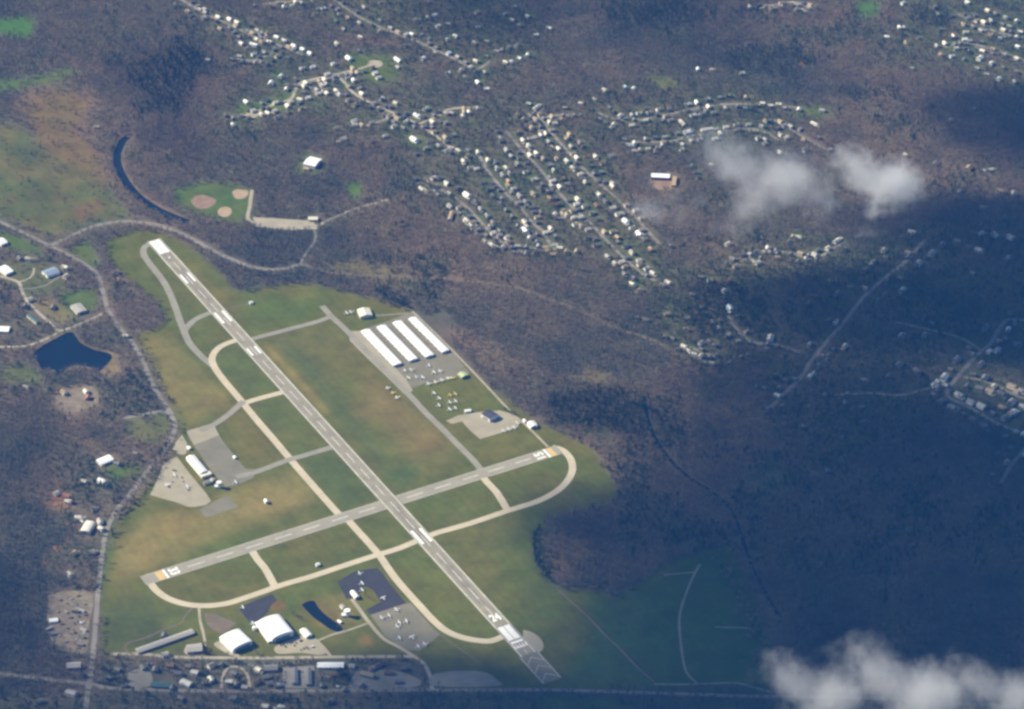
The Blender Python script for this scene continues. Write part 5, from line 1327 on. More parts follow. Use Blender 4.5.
def car(u, v, ang, body, label, group, van=False):
    if (body, van) not in cproto:
        cproto[(body, van)] = make_car(body, van); o = cproto[(body, van)]
    else:
        o = copy_tree(cproto[(body, van)])
    x, y = at(u, v, 0.8)
    o.location = (x, y, 0.30)
    p = Vector(at(u + math.cos(ang), v + math.sin(ang))) - Vector(at(u, v))
    o.rotation_euler = (0, 0, math.atan2(p.y, p.x))
    o.scale = (1.12, 1.12, 1.12)
    tag(o, label, 'van' if van else 'car', group)
CB = {'dark': 'car_dark', 'white': 'car_white', 'grey': 'car_grey', 'red': 'car_red'}
def lot(lst, where, group):
    by = {}
    for u, v, c, a in sorted(lst): by.setdefault(c, []).append((u, v, a))
    for c, sub in by.items():
        for i, (u, v, a) in enumerate(sub):
            od = ordinal(i, len(sub))
            nm = 'van' if c == 'white van' else 'car'
            car(u, v, a + random.uniform(-0.08, 0.08), CB[c.split()[0]], ((od + ' ') if od else '') + c.split()[0] + ' ' + nm + ' ' + where, group, nm == 'van')
lot([(281, 645.2, 'dark', 0.9), (283.4, 644.4, 'dark', 0.9), (285.6, 646.6, 'dark', 0.9), (286.6, 643.4, 'grey', 0.9), (290.2, 643, 'dark', 0.9), (292.2, 642, 'dark', 0.9), (294.4, 645.4, 'dark', 0.9), (296, 642.6, 'dark', 0.9), (300.2, 641, 'dark', 0.9), (301.6, 640.4, 'dark', 0.9)], 'in the back row below the arched hangar', 'cars below the arched hangar')
lot([(304, 648.6, 'dark', 0.9), (306.4, 647.4, 'dark', 0.9), (308.4, 648.6, 'grey', 0.9), (312.6, 646.8, 'white van', -0.2), (301, 650, 'grey', 0.9)], 'in the front row below the arched hangar', 'cars below the arched hangar')
lot([(166.2, 468, 'grey', 0.3), (173.6, 470.2, 'dark', 0.3), (175.6, 470.8, 'dark', 0.3), (169, 487, 'dark', 0.5), (172.6, 482, 'grey', 0.5), (182, 477.6, 'dark', 0.9), (183.2, 481.6, 'grey', 0.9), (188.6, 490.2, 'dark', 0.4), (162, 480, 'white', 0.6)], 'scattered on the tan terminal car park', 'cars on the tan terminal car park')
lot([(78, 608, 'white', 0.9), (80, 612, 'dark', 0.9), (77, 604.6, 'dark', 0.6), (79, 616.6, 'dark', 1.2), (81, 623, 'white van', 0.4), (78.5, 621.6, 'dark', 0.4), (75, 624, 'dark', 0.4), (83.6, 633, 'white', 0.7), (79.6, 636, 'grey', 0.4), (76, 639, 'white', 0.5), (80.4, 640.6, 'white', 0.5), (73.6, 630, 'grey', 0.3), (82, 628, 'dark', 1.3), (52, 620, 'white van', 0.2), (55.4, 619.2, 'white', 0.2), (48.6, 637, 'grey', 0.2), (54, 638.6, 'grey', 0.2), (84, 645, 'grey', 0.9), (75, 643.6, 'red', 0.5), (71, 634, 'red', 0.6)], 'cluttering the dirt yard', 'cars cluttering the dirt yard')
def pile(u, v, seed, label, mt, sz):
    x, y = at(u, v, 0.5)
    r_ = random.Random(seed)
    t = MB()
    for k in range(9):
        a = r_.uniform(0, 6.28); q = r_.uniform(0, sz)
        cx_, cy_ = q * math.cos(a), q * math.sin(a) * 0.7
        w_, d_, h_ = r_.uniform(0.8, 2.6), r_.uniform(0.6, 1.6), r_.uniform(0.6, 2.2) * (1.2 - q / (sz * 1.4))
        an = r_.uniform(0, 3.14); ca, sa = math.cos(an), math.sin(an)
        pr = [(cx_ + px * ca - py * sa, cy_ + px * sa + py * ca) for px, py in ((-w_, -d_), (w_, -d_), (w_ * .8, d_), (-w_ * .7, d_))]
        t.prism_z(pr, -0.1 - 0.01 * k, h_)
    o = t.build('scrap_pile', M[mt])
    o.location = (x, y, 0.3)
    tag(o, label, 'scrap pile', 'scrap and stored goods in the dirt yard')
PL = [(60, 600, 'roof_grey'), (66, 603, 'roof_tan'), (72, 599, 'car_grey'), (78, 596, 'roof_brown'), (84, 604, 'wall_grey'), (58, 612, 'roof_tan'), (67, 612, 'roof_pale'), (62, 624, 'roof_brown'), (68, 628, 'roof_grey'), (86, 615, 'roof_dark'), (60, 636, 'roof_tan'), (66, 642, 'roof_grey'), (83, 622, 'roof_pale'), (78, 648, 'roof_brown'), (85, 638, 'roof_dark'), (71, 618, 'roof_dark'), (75, 633, 'roof_dark')]
for k, (u, v, mt) in enumerate(sorted(PL)):
    pile(u, v, k, ordinal(k, len(PL)) + ' scrap pile in the cluttered dirt yard', mt, random.uniform(2.5, 4.5))
SHD = [(53.5, 620, 15, 9, 'wall_white', 'roof_white'), (49, 628, 12, 4, 'wall_grey', 'roof_pale'), (55, 633, 14, 4, 'wall_grey', 'roof_grey'), (83.5, 629, 12, 4, 'wall_white', 'roof_pale'), (80, 644, 12, 5, 'wall_grey', 'roof_mid'), (75, 611, 12, 4, 'wall_grey', 'roof_dark'), (82, 610, 10, 4, 'wall_white', 'roof_pale')]
for k, (u, v, L_, W_, wm_, rm_) in enumerate(sorted(SHD)):
    building('trailer', ordinal(k, len(SHD)) + ' trailer or shed standing in the dirt yard', 'trailer', None, (u, v, L_, W_, 1, random.uniform(-0.5, 0.5)), 2.8, 3.4, 'gable', wm_, rm_, [('-y', 0, 1, 2)], 0, 'trailers in the dirt yard')
STRIP = [(150, 663, 'd'), (143, 666, 'g'), (170, 664, 'b'), (188, 665, 'd'), (204, 682, 'd'), (172, 686, 'g'), (222, 663, 'd'), (229, 680, 't'), (252, 664, 'd'), (266, 676, 'd'), (277, 684, 'g'), (322, 684, 'd'), (334, 673, 'b'), (345, 688, 'd'), (362, 684, 'd'), (378, 664, 'b'), (398, 680, 'd'), (372, 667, 'p'), (118, 668, 'd'), (124, 684, 'd'), (108, 676, 'd')]
for k, (u, v, c) in enumerate(sorted(STRIP)):
    clear_house(u, v, 3.2)
    o = place_house(u, v, c)
    o.scale = (0.85, 0.85, 0.85)
    tag(o, ordinal(k, len(STRIP)) if False else ('%s small house in the strip between lane and bottom road' % (ordinal(k, 19) if k < 18 else ['second-from-right', 'third-from-right', 'rightmost'][k - 18])), 'house', 'small houses between the bottom roads')
lot([(324, 674, 'red', 0.5), (327.4, 676.6, 'white', 0.7), (330, 679, 'red', 0.7), (322, 679, 'grey', 0.3), (337.6, 687, 'white van', 0.2), (285, 672, 'grey', 1.5), (285, 677, 'white', 1.5), (285, 682, 'grey', 1.5), (302, 676, 'white', 1.5), (302, 672, 'grey', 1.5)], 'in the yards between the bottom roads', 'cars between the bottom roads')
lot([(92.5, 660, 'dark', 1.5), (81.4, 676.5, 'white', 0.1), (150, 692.6, 'grey', 0.0), (202, 690, 'white', 0.0), (372, 690.6, 'dark', 0.0)], 'driving on the lower left roads', 'cars on the roads')
# ------------------------------------------------------------------ trees
def leaf_mat(name, attr_type):
    """colour of twigs or leaves: the thing's own tint with noise"""
    m, n, b = principled(name)
    at_ = n.nodes.new('ShaderNodeAttribute')
    at_.attribute_type = attr_type
    at_.attribute_name = 'tint'
    n.links.new(at_.outputs['Color'], b.inputs['Base Color'])
    b.inputs['Roughness'].default_value = 0.9
    b.inputs['Specular IOR Level'].default_value = 0.1
    return m
M['twigs'] = leaf_mat('woods_twigs', 'INSTANCER')

def tuft_faces(c, size, r, up=0.35):
    """one small leaf or twig clump: a randomly turned quad"""
    n = r.normal(size=3); n[2] = abs(n[2]) + up
    n /= np.linalg.norm(n)
    a = np.cross(n, r.normal(size=3)); a /= np.linalg.norm(a)
    b = np.cross(n, a)
    s1, s2 = size * r.uniform(0.6, 1.25), size * r.uniform(0.35, 0.9)
    return [c + a * s1 * 0.5, c + b * s2 * 0.5, c - a * s1 * 0.5, c - b * s2 * 0.5]

def crown_bare(seed, n=150, h=12.5, rad=4.8):
    r = np.random.default_rng(seed)
    cl = []
    for k in range(9):
        a = r.uniform(0, 2 * math.pi); q = math.sqrt(r.uniform(0.02, 1)) * rad * 0.62
        cl.append(np.array([q * math.cos(a), q * math.sin(a), h * r.uniform(0.55, 0.88)]))
    v, f = [], []
    for k in range(n):
        c = cl[k % 9] + r.normal(size=3) * np.array([1.3, 1.3, 1.0])
        v += tuft_faces(c, 0.86, r, 0.9); i = len(v) - 4
        f.append((i, i + 1, i + 2, i + 3))
    # limbs
    for c in cl:
        i = len(v)
        b = np.array([0, 0, h * 0.35]); d = np.array([0.16, 0.16, 0])
        v += [b - d, b + d, c + d * 0.3, c - d * 0.3]
        f.append((i, i + 1, i + 2, i + 3))
    return v, f

def crown_ever(seed, n=110, h=11.5, rad=4.3):
    r = np.random.default_rng(seed)
    v, f = [], []
    for k in range(n):
        t = r.uniform(0, 1) ** 0.8
        z = h * (0.12 + 0.88 * t)
        q = rad * (1 - t) * math.sqrt(r.uniform(0.25, 1)) * r.uniform(0.8, 1.15) + 0.15
        a = r.uniform(0, 2 * math.pi)
        c = np.array([q * math.cos(a), q * math.sin(a), z])
        v += tuft_faces(c, 1.9, r, 0.8); i = len(v) - 4
        f.append((i, i + 1, i + 2, i + 3))
    return v, f

def crown_round(seed, n=110, h=11.0, rad=4.4):
    r = np.random.default_rng(seed)
    v, f = [], []
    cl = [np.array([r.uniform(-1, 1) * rad * 0.55, r.uniform(-1, 1) * rad * 0.55, h * r.uniform(0.45, 0.8)]) for _ in range(6)]
    for k in range(n):
        d = r.normal(size=3); d /= np.linalg.norm(d)
        c = cl[k % 6] + d * r.uniform(0.9, 2.1)
        v += tuft_faces(c, 1.8, r, 0.3); i = len(v) - 4
        f.append((i, i + 1, i + 2, i + 3))
    return v, f

def trunk_geo(h, r0):
    m = MB().tube([(-0.4, r0 * 1.3, r0 * 1.3, 0), (h * 0.3, r0, r0, 0), (h * 0.72, r0 * 0.35, r0 * 0.35, 0)], 5, 'z')
    return m.v, m.f

def proto_mesh(name, geo, trunk):
    v, f = geo
    tv, tf = trunk
    i = len(v)
    v = [tuple(x) for x in v] + list(tv)
    f = list(f) + [tuple(i + k for k in q) for q in tf]
    me = bpy.data.meshes.new(name)
    me.from_pydata(v, [], f)
    me.materials.append(M['twigs']); me.update()
    return bpy.data.objects.new(name, me)

bare_protos = [proto_mesh('bare_tree_form', crown_bare(100 + k), trunk_geo(11, 0.28)) for k in range(6)]
ever_protos = [proto_mesh('evergreen_form', crown_ever(200 + k), trunk_geo(11, 0.25)) for k in range(4)]

# candidate points on a jittered grid over the ground in view (and a margin round it)
corner = [at(-150, -75), at(1174, -75), at(-150, 795), at(1174, 795)]
xmin = min(c[0] for c in corner); xmax = max(c[0] for c in corner)
ymin = min(c[1] for c in corner); ymax = max(c[1] for c in corner)
SP = 7.2
gx, gy = np.meshgrid(np.arange(xmin, xmax, SP), np.arange(ymin, ymax, SP))
gx = (gx + rng.uniform(-0.48, 0.48, gx.shape) * SP).ravel(); gy = (gy + rng.uniform(-0.48, 0.48, gy.shape) * SP).ravel()
pu, pv = to_px(gx, gy)
def samp(a, u, v):
    i = np.clip((u - U0).astype(int), 0, UW - 1); j = np.clip((v - V0).astype(int), 0, VH - 1)
    return a[j, i]
ok = (pu > -150) & (pu < 1174) & (pv > -75) & (pv < 795)
gx, gy, pu, pv = gx[ok], gy[ok], pu[ok], pv[ok]
d_ = samp(dens, pu, pv)
thin = 0.80 + 0.20 * (samp(n_fine, pu, pv) > 0.40)
keep_ = rng.random(len(gx)) < d_ * thin
gx, gy, pu, pv, d_ = gx[keep_], gy[keep_], pu[keep_], pv[keep_], d_[keep_]
is_ev = rng.random(len(gx)) < samp(evg, pu, pv)

def scatter(name, px, py, protos, tint, smin, smax, label):
    n = len(px)
    me = bpy.data.meshes.new(name)
    me.vertices.add(n)
    co = np.zeros((n, 3), np.float32); co[:, 0] = px; co[:, 1] = py; co[:, 2] = 0
    me.vertices.foreach_set('co', co.ravel())
    a = me.attributes.new('tint', 'FLOAT_COLOR', 'POINT')
    c4 = np.ones((n, 4), np.float32); c4[:, :3] = tint
    a.data.foreach_set('color', c4.ravel())
    s = rng.uniform(smin, smax, n).astype(np.float32)
    a = me.attributes.new('size', 'FLOAT_VECTOR', 'POINT')
    sv = np.stack([s * rng.uniform(0.85, 1.15, n), s * rng.uniform(0.85, 1.15, n), s * rng.uniform(0.85, 1.2, n)], 1).astype(np.float32)
    a.data.foreach_set('vector', sv.ravel())
    a = me.attributes.new('turn', 'FLOAT_VECTOR', 'POINT')
    tv = np.zeros((n, 3), np.float32); tv[:, 2] = rng.uniform(0, 6.283, n); tv[:, 0] = rng.normal(0, 0.05, n)
    a.data.foreach_set('vector', tv.ravel())
    o = bpy.data.objects.new(name, me)
    COL.objects.link(o)
    ng = bpy.data.node_groups.new(name + '_nodes', 'GeometryNodeTree')
    ng.interface.new_socket('Geometry', in_out='INPUT', socket_type='NodeSocketGeometry')
    ng.interface.new_socket('Geometry', in_out='OUTPUT', socket_type='NodeSocketGeometry')
    gi = ng.nodes.new('NodeGroupInput'); go = ng.nodes.new('NodeGroupOutput')
    jn = ng.nodes.new('GeometryNodeGeometryToInstance')
    for p in protos:
        oi = ng.nodes.new('GeometryNodeObjectInfo')
        oi.transform_space = 'ORIGINAL'
        oi.inputs['Object'].default_value = p
        ng.links.new(oi.outputs['Geometry'], jn.inputs[0])
    iop = ng.nodes.new('GeometryNodeInstanceOnPoints')
    iop.inputs['Pick Instance'].default_value = True
    ng.links.new(gi.outputs[0], iop.inputs['Points'])
    ng.links.new(jn.outputs[0], iop.inputs['Instance'])
    ri = ng.nodes.new('FunctionNodeRandomValue'); ri.data_type = 'INT'
    ri.inputs[4].default_value = 0; ri.inputs[5].default_value = len(protos) - 1
    ng.links.new(ri.outputs[2], iop.inputs['Instance Index'])
    for nm, sock in (('size', 'Scale'), ('turn', 'Rotation')):
        na = ng.nodes.new('GeometryNodeInputNamedAttribute'); na.data_type = 'FLOAT_VECTOR'
        na.inputs['Name'].default_value = nm
        ng.links.new(na.outputs[0], iop.inputs[sock])
    ng.links.new(iop.outputs[0], go.inputs[0])
    md = o.modifiers.new('scatter', 'NODES'); md.node_group = ng
    tag(o, label, 'woods', None, 'stuff')
    return o

b = ~is_ev
t_ = np.clip((samp(tone, pu, pv) - 0.36) * 4.2, 0, 1)[:, None]
c_a, c_b = np.array([0.066, 0.072, 0.059]), np.array([0.205, 0.152, 0.100])
tint = c_a + (c_b - c_a) * t_
gy_ = np.clip((samp(n_mid, pu, pv) - 0.52) * 6, 0, 1)[:, None] * 0.5
tint = tint + (np.array([0.105, 0.124, 0.085]) - tint) * gy_
tint = tint * (0.74 + 0.60 * samp(n_fine, pu, pv))[:, None] * rng.uniform(0.90, 1.12, (len(gx), 1))
# a few trees that keep russet leaves
rus = rng.random(len(gx)) < 0.03
tint[rus] = np.array([0.19, 0.12, 0.07]) * rng.uniform(0.8, 1.2, (rus.sum(), 1))
scatter('bare_woods', gx[b], gy[b], bare_protos, tint[b], 0.72, 1.15, 'wide leafless brown purple woods covering the hills round the airfield')
et = np.array([0.046, 0.068, 0.044]) * rng.uniform(0.65, 1.5, (len(gx), 1))
scatter('evergreen_woods', gx[is_ev], gy[is_ev], ever_protos, et[is_ev], 0.65, 1.1, 'dark green conifers mixed through the woods and gardens')
print('TREES', b.sum(), is_ev.sum(), 'HOUSES', len(near), len(far_h))

# single trees one can tell apart
TREE = {
    'evergreen_tree': ([(0.030, 0.050, 0.026)], [crown_ever(300 + k, 150) for k in range(3)], trunk_geo(11, 0.25), 'dark green conifer'),
    'bare_tree': ([(0.125, 0.096, 0.080)], [crown_bare(320 + k, 130) for k in range(3)], trunk_geo(11, 0.28), 'leafless grey brown tree'),
    'orange_tree': ([(0.36, 0.19, 0.07)], [crown_round(340 + k) for k in range(2)], trunk_geo(9, 0.28), 'orange leaved tree'),
    'leafy_tree': ([(0.045, 0.062, 0.028)], [crown_round(350 + k) for k in range(2)], trunk_geo(9, 0.28), 'dark green round tree'),
}
def obj_leaf_mat(name, c):
    m, n, bs = principled(name)
    oi = n.nodes.new('ShaderNodeObjectInfo')
    geo = n.nodes.new('ShaderNodeNewGeometry')
    tx = n.nodes.new('ShaderNodeTexNoise'); tx.inputs['Scale'].default_value = 0.5
    n.links.new(geo.outputs['Position'], tx.inputs['Vector'])
    rp = n.nodes.new('ShaderNodeValToRGB')
    rp.color_ramp.elements[0].position = 0.3; rp.color_ramp.elements[1].position = 0.7
    rp.color_ramp.elements[0].color = (*sc(c, 0.7), 1); rp.color_ramp.elements[1].color = (*sc(c, 1.3), 1)
    n.links.new(tx.outputs['Fac'], rp.inputs['Fac'])
    n.links.new(rp.outputs['Color'], bs.inputs['Base Color'])
    bs.inputs['Roughness'].default_value = 0.9
    bs.inputs['Specular IOR Level'].default_value = 0.1
    return m
tmesh = {}
for k, (cs, geos, tr, w_) in TREE.items():
    lm = obj_leaf_mat(k + '_leaves', cs[0])
    cms = []
    for g in geos:
        me = bpy.data.meshes.new('crown'); me.from_pydata([tuple(x) for x in g[0]], [], g[1]); me.materials.append(lm); me.update(); cms.append(me)
    tm = bpy.data.meshes.new('trunk'); tm.from_pydata(tr[0], [], tr[1]); tm.materials.append(M['bark']); tm.update()
    tmesh[k] = (cms, tm, w_)
def trees(kind, pts, where, group, smin=0.75, smax=1.1):
    cms, tm, w_ = tmesh[kind]
    pts = sorted(pts)
    for i, (u, v) in enumerate(pts):
        x, y = at(u, v, 4.0)
        od = ordinal(i, len(pts))
        s = random.uniform(smin, smax)
        t = empty(kind, (x, y, 0.02), random.uniform(0, 6.28))
        t.scale = (s * random.uniform(0.9, 1.1), s * random.uniform(0.9, 1.1), s)
        tag(t, ((od + ' ') if od else '') + w_ + ' ' + where, 'tree', group)
        for nm, me in (('trunk', tm), ('crown', random.choice(cms))):
            o = bpy.data.objects.new(nm, me); COL.objects.link(o); o.parent = t
def row(p, q, n, j=0.8):
    return [(p[0] + (q[0] - p[0]) * (k + .5) / n + random.uniform(-j, j), p[1] + (q[1] - p[1]) * (k + .5) / n + random.uniform(-j, j) * .7) for k in range(n)]
G1, G2, G3 = 'trees around the airfield', 'trees between the bottom roads', 'trees by the left road'
trees('evergreen_tree', row((376, 291), (392, 297), 8, 1.4), 'in the dark row above the hangars', G1)
trees('evergreen_tree', row((393, 298), (409, 306), 8, 1.4), 'in the lower dark row above the hangars', G1)
trees('evergreen_tree', row((427, 300), (434, 292), 6, 1.2), 'in the small clump above the service road', G1)
trees('evergreen_tree', row((504, 407), (516, 414), 5, 0.8), 'beside the dark roofed building', G1, 0.5, 0.8)
trees('evergreen_tree', row((535, 530), (535, 560), 12, 1.3), 'in the dark curving hedge by the brown wood', G1, 0.6, 0.95)
trees('evergreen_tree', row((536, 560), (552, 581), 10, 1.3), 'at the lower end of the curving hedge', G1, 0.6, 0.95)
trees('bare_tree', row((548, 545), (585, 572), 10, 5), 'in the brown wood right of the hedge', G1)
trees('orange_tree', [(57.5, 551)], 'right of its neighbour in the dim woods left of the road', G3, 1.35, 1.5)
trees('orange_tree', [(44.5, 565)], 'lower and left in the dim woods', G3, 1.35, 1.5)
trees('orange_tree', [(228, 42)], 'at the hilltop row near the top edge', G3, 1.3, 1.5)
trees('orange_tree', [(584, 160)], 'in the clearing right of the diagonal houses', G3, 1.3, 1.5)
trees('orange_tree', [(802, 66)], 'alone in the bare woods near the top', G3, 1.3, 1.5)
trees('evergreen_tree', row((112, 530), (113, 537), 2, 0.4), 'casting a long shadow beside the left road', G3, 0.9, 1.1)
trees('leafy_tree', row((114, 516), (140, 500), 9, 2.0), 'along the grey road below the fork', G3)
trees('evergreen_tree', row((150, 472), (170, 440), 10, 1.6), 'along the grey road by the tan forecourt', G3)
trees('bare_tree', row((146, 456), (168, 432), 8, 2.0), 'left of the tan forecourt', G3)
trees('leafy_tree', row((120, 466), (142, 458), 7, 1.6), 'right of the long white barn', G3)
trees('bare_tree', row((108, 490), (128, 500), 8, 2.5), 'inside the loop of left drives', G3)
trees('leafy_tree', row((72, 585), (98, 586), 8, 1.2), 'above the dirt yard', G3)
trees('evergreen_tree', row((84, 556), (92, 574), 6, 1.6), 'beside the left road above the yard', G3)
trees('leafy_tree', row((100, 664), (125, 684), 12, 4), 'in the dark patch right of the left road', G2, 0.7, 1.0)
trees('evergreen_tree', row((202, 645), (206, 654), 5, 1.0), 'right of the tan grey shed', G2)
trees('evergreen_tree', row((202, 666), (203, 676), 4, 1.0), 'left of the looped drive', G2)
trees('evergreen_tree', row((338, 670), (350, 682), 10, 2.4), 'in the dark clump beside the brown yard', G2)
trees('leafy_tree', row((236, 676), (243, 684), 6, 1.6), 'inside the looped drive', G2, 0.6, 0.9)
trees('leafy_tree', row((226, 684), (240, 688), 5, 1.0), 'at the foot of the looped drive', G2, 0.5, 0.8)
trees('bare_tree', row((290, 613), (302, 618), 6, 1.6), 'between the arched hangar and narrow pond', G1, 0.6, 0.9)
trees('bare_tree', row((337, 626), (346, 630), 4, 0.8), 'at the end of the narrow pond', G1, 0.4, 0.6)
trees('leafy_tree', row((362, 592), (376, 600), 3, 1.0), 'on the grass inside the dark ramp', G1, 0.35, 0.5)
trees('evergreen_tree', row((264, 664), (316, 661), 12, 0.8), 'in the hedge row under the straight lane', G2, 0.5, 0.75)
trees('leafy_tree', row((352, 660), (392, 662), 9, 1.2), 'under the right part of the straight lane', G2, 0.6, 0.9)
trees('bare_tree', row((140, 662), (182, 664), 10, 2.2), 'below the long storage shed', G2, 0.6, 0.9)
trees('evergreen_tree', row((264, 698), (300, 700), 7, 2), 'along the bottom road lower edge', G2)
trees('evergreen_tree', row((232, 312), (233, 313), 1, 0), 'small, beside the far runway', G1, 0.3, 0.35) if False else None
trees('bare_tree', row((60, 372), (94, 373), 12, 1.8), 'on the near shore of the pond', 'trees round the pond')
trees('bare_tree', row((80, 337), (108, 349), 9, 1.4), 'on the right shore of the pond', 'trees round the pond')
trees('leafy_tree', row((132, 378), (150, 402), 9, 2), 'beside the road right of the pond', 'trees round the pond')
trees('bare_tree', row((40, 256), (90, 282), 9, 2), 'along the country road at upper left', 'trees at the upper left')

# windsock by the crossing of the runways
x, y = at(470, 540)
# ------------------------------------------------------------------ ground: one sheet out to the horizon
rough = [xmin - 40000, xmin - 9000, xmin - 2500, xmin - 600]
xs = np.concatenate([rough, np.arange(xmin, xmax, 4.2), [xmax + 600, xmax + 2500, xmax + 9000, xmax + 40000]])
ys = np.concatenate([[ymin - 40000, ymin - 9000, ymin - 2500, ymin - 600], np.arange(ymin, ymax, 5.0), [ymax + 600, ymax + 2500, ymax + 9000, ymax + 40000]])
X, Y = np.meshgrid(xs, ys)
NX, NY = len(xs), len(ys)
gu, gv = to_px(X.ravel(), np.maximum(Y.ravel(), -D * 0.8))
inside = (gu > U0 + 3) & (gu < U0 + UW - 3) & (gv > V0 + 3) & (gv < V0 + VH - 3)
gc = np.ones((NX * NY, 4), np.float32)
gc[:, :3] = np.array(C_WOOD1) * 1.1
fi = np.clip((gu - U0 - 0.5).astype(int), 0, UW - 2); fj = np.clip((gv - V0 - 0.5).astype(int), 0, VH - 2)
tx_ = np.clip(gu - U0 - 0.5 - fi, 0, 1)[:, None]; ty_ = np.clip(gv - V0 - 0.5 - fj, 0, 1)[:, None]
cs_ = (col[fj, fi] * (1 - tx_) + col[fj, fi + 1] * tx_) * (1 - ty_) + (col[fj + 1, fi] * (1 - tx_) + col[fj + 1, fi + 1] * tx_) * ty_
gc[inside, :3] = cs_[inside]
gm = bpy.data.meshes.new('ground')
gm.vertices.add(NX * NY)
co = np.zeros((NX * NY, 3), np.float32); co[:, 0] = X.ravel(); co[:, 1] = Y.ravel()
gm.vertices.foreach_set('co', co.ravel())
ii = (np.arange(NY - 1)[:, None] * NX + np.arange(NX - 1)[None, :]).ravel()
q = np.stack([ii, ii + 1, ii + 1 + NX, ii + NX], 1).astype(np.int32)
gm.loops.add(q.size); gm.loops.foreach_set('vertex_index', q.ravel())
gm.polygons.add(len(q)); gm.polygons.foreach_set('loop_start', np.arange(0, q.size, 4, dtype=np.int32))
gm.update()
a = gm.attributes.new('soil', 'FLOAT_COLOR', 'POINT')
a.data.foreach_set('color', gc.ravel())
m, n, bs = principled('ground_cover')
an = n.nodes.new('ShaderNodeAttribute'); an.attribute_name = 'soil'
geo = n.nodes.new('ShaderNodeNewGeometry')
t1 = n.nodes.new('ShaderNodeTexNoise'); t1.inputs['Scale'].default_value = 0.02; t1.inputs['Detail'].default_value = 8; t1.inputs['Roughness'].default_value = 0.7
n.links.new(geo.outputs['Position'], t1.inputs['Vector'])
mr_ = n.nodes.new('ShaderNodeMapRange')
mr_.inputs['From Min'].default_value = 0.28; mr_.inputs['From Max'].default_value = 0.72
mr_.inputs['To Min'].default_value = 0.72; mr_.inputs['To Max'].default_value = 1.30
n.links.new(t1.outputs['Fac'], mr_.inputs['Value'])
t2 = n.nodes.new('ShaderNodeTexNoise'); t2.inputs['Scale'].default_value = 0.0085; t2.inputs['Detail'].default_value = 6
n.links.new(geo.outputs['Position'], t2.inputs['Vector'])
cr = n.nodes.new('ShaderNodeValToRGB')
cr.color_ramp.elements[0].position = 0.36; cr.color_ramp.elements[0].color = (0.95, 1.02, 0.95, 1)
cr.color_ramp.elements[1].position = 0.64; cr.color_ramp.elements[1].color = (1.07, 0.99, 1.0, 1)
n.links.new(t2.outputs['Fac'], cr.inputs['Fac'])
v1 = n.nodes.new('ShaderNodeVectorMath'); v1.operation = 'MULTIPLY'
n.links.new(an.outputs['Color'], v1.inputs[0]); n.links.new(cr.outputs['Color'], v1.inputs[1])
v2 = n.nodes.new('ShaderNodeVectorMath'); v2.operation = 'SCALE'
n.links.new(v1.outputs[0], v2.inputs[0]); n.links.new(mr_.outputs[0], v2.inputs['Scale'])
wv = n.nodes.new('ShaderNodeTexWave'); wv.wave_type = 'BANDS'; wv.bands_direction = 'X'
mpw = n.nodes.new('ShaderNodeMapping'); mpw.inputs['Rotation'].default_value = (0, 0, -math.atan2(d1.y, d1.x) + math.pi / 2)
n.links.new(geo.outputs['Position'], mpw.inputs['Vector']); n.links.new(mpw.outputs[0], wv.inputs['Vector'])
wv.inputs['Scale'].default_value = 0.018; wv.inputs['Distortion'].default_value = 6.0; wv.inputs['Detail'].default_value = 4.0; wv.inputs['Detail Scale'].default_value = 0.6
mw = n.nodes.new('ShaderNodeMapRange'); mw.inputs['To Min'].default_value = 0.975; mw.inputs['To Max'].default_value = 1.025
n.links.new(wv.outputs['Fac'], mw.inputs['Value'])
v3 = n.nodes.new('ShaderNodeVectorMath'); v3.operation = 'SCALE'
n.links.new(v2.outputs[0], v3.inputs[0]); n.links.new(mw.outputs[0], v3.inputs['Scale'])
n.links.new(v3.outputs[0], bs.inputs['Base Color'])
bs.inputs['Roughness'].default_value = 1.0
bs.inputs['Specular IOR Level'].default_value = 0.05
gm.materials.append(m)
go_ = bpy.data.objects.new('ground', gm); COL.objects.link(go_)
tag(go_, 'broad land of grass, brown soil and forest floor', 'ground', None, 'structure')

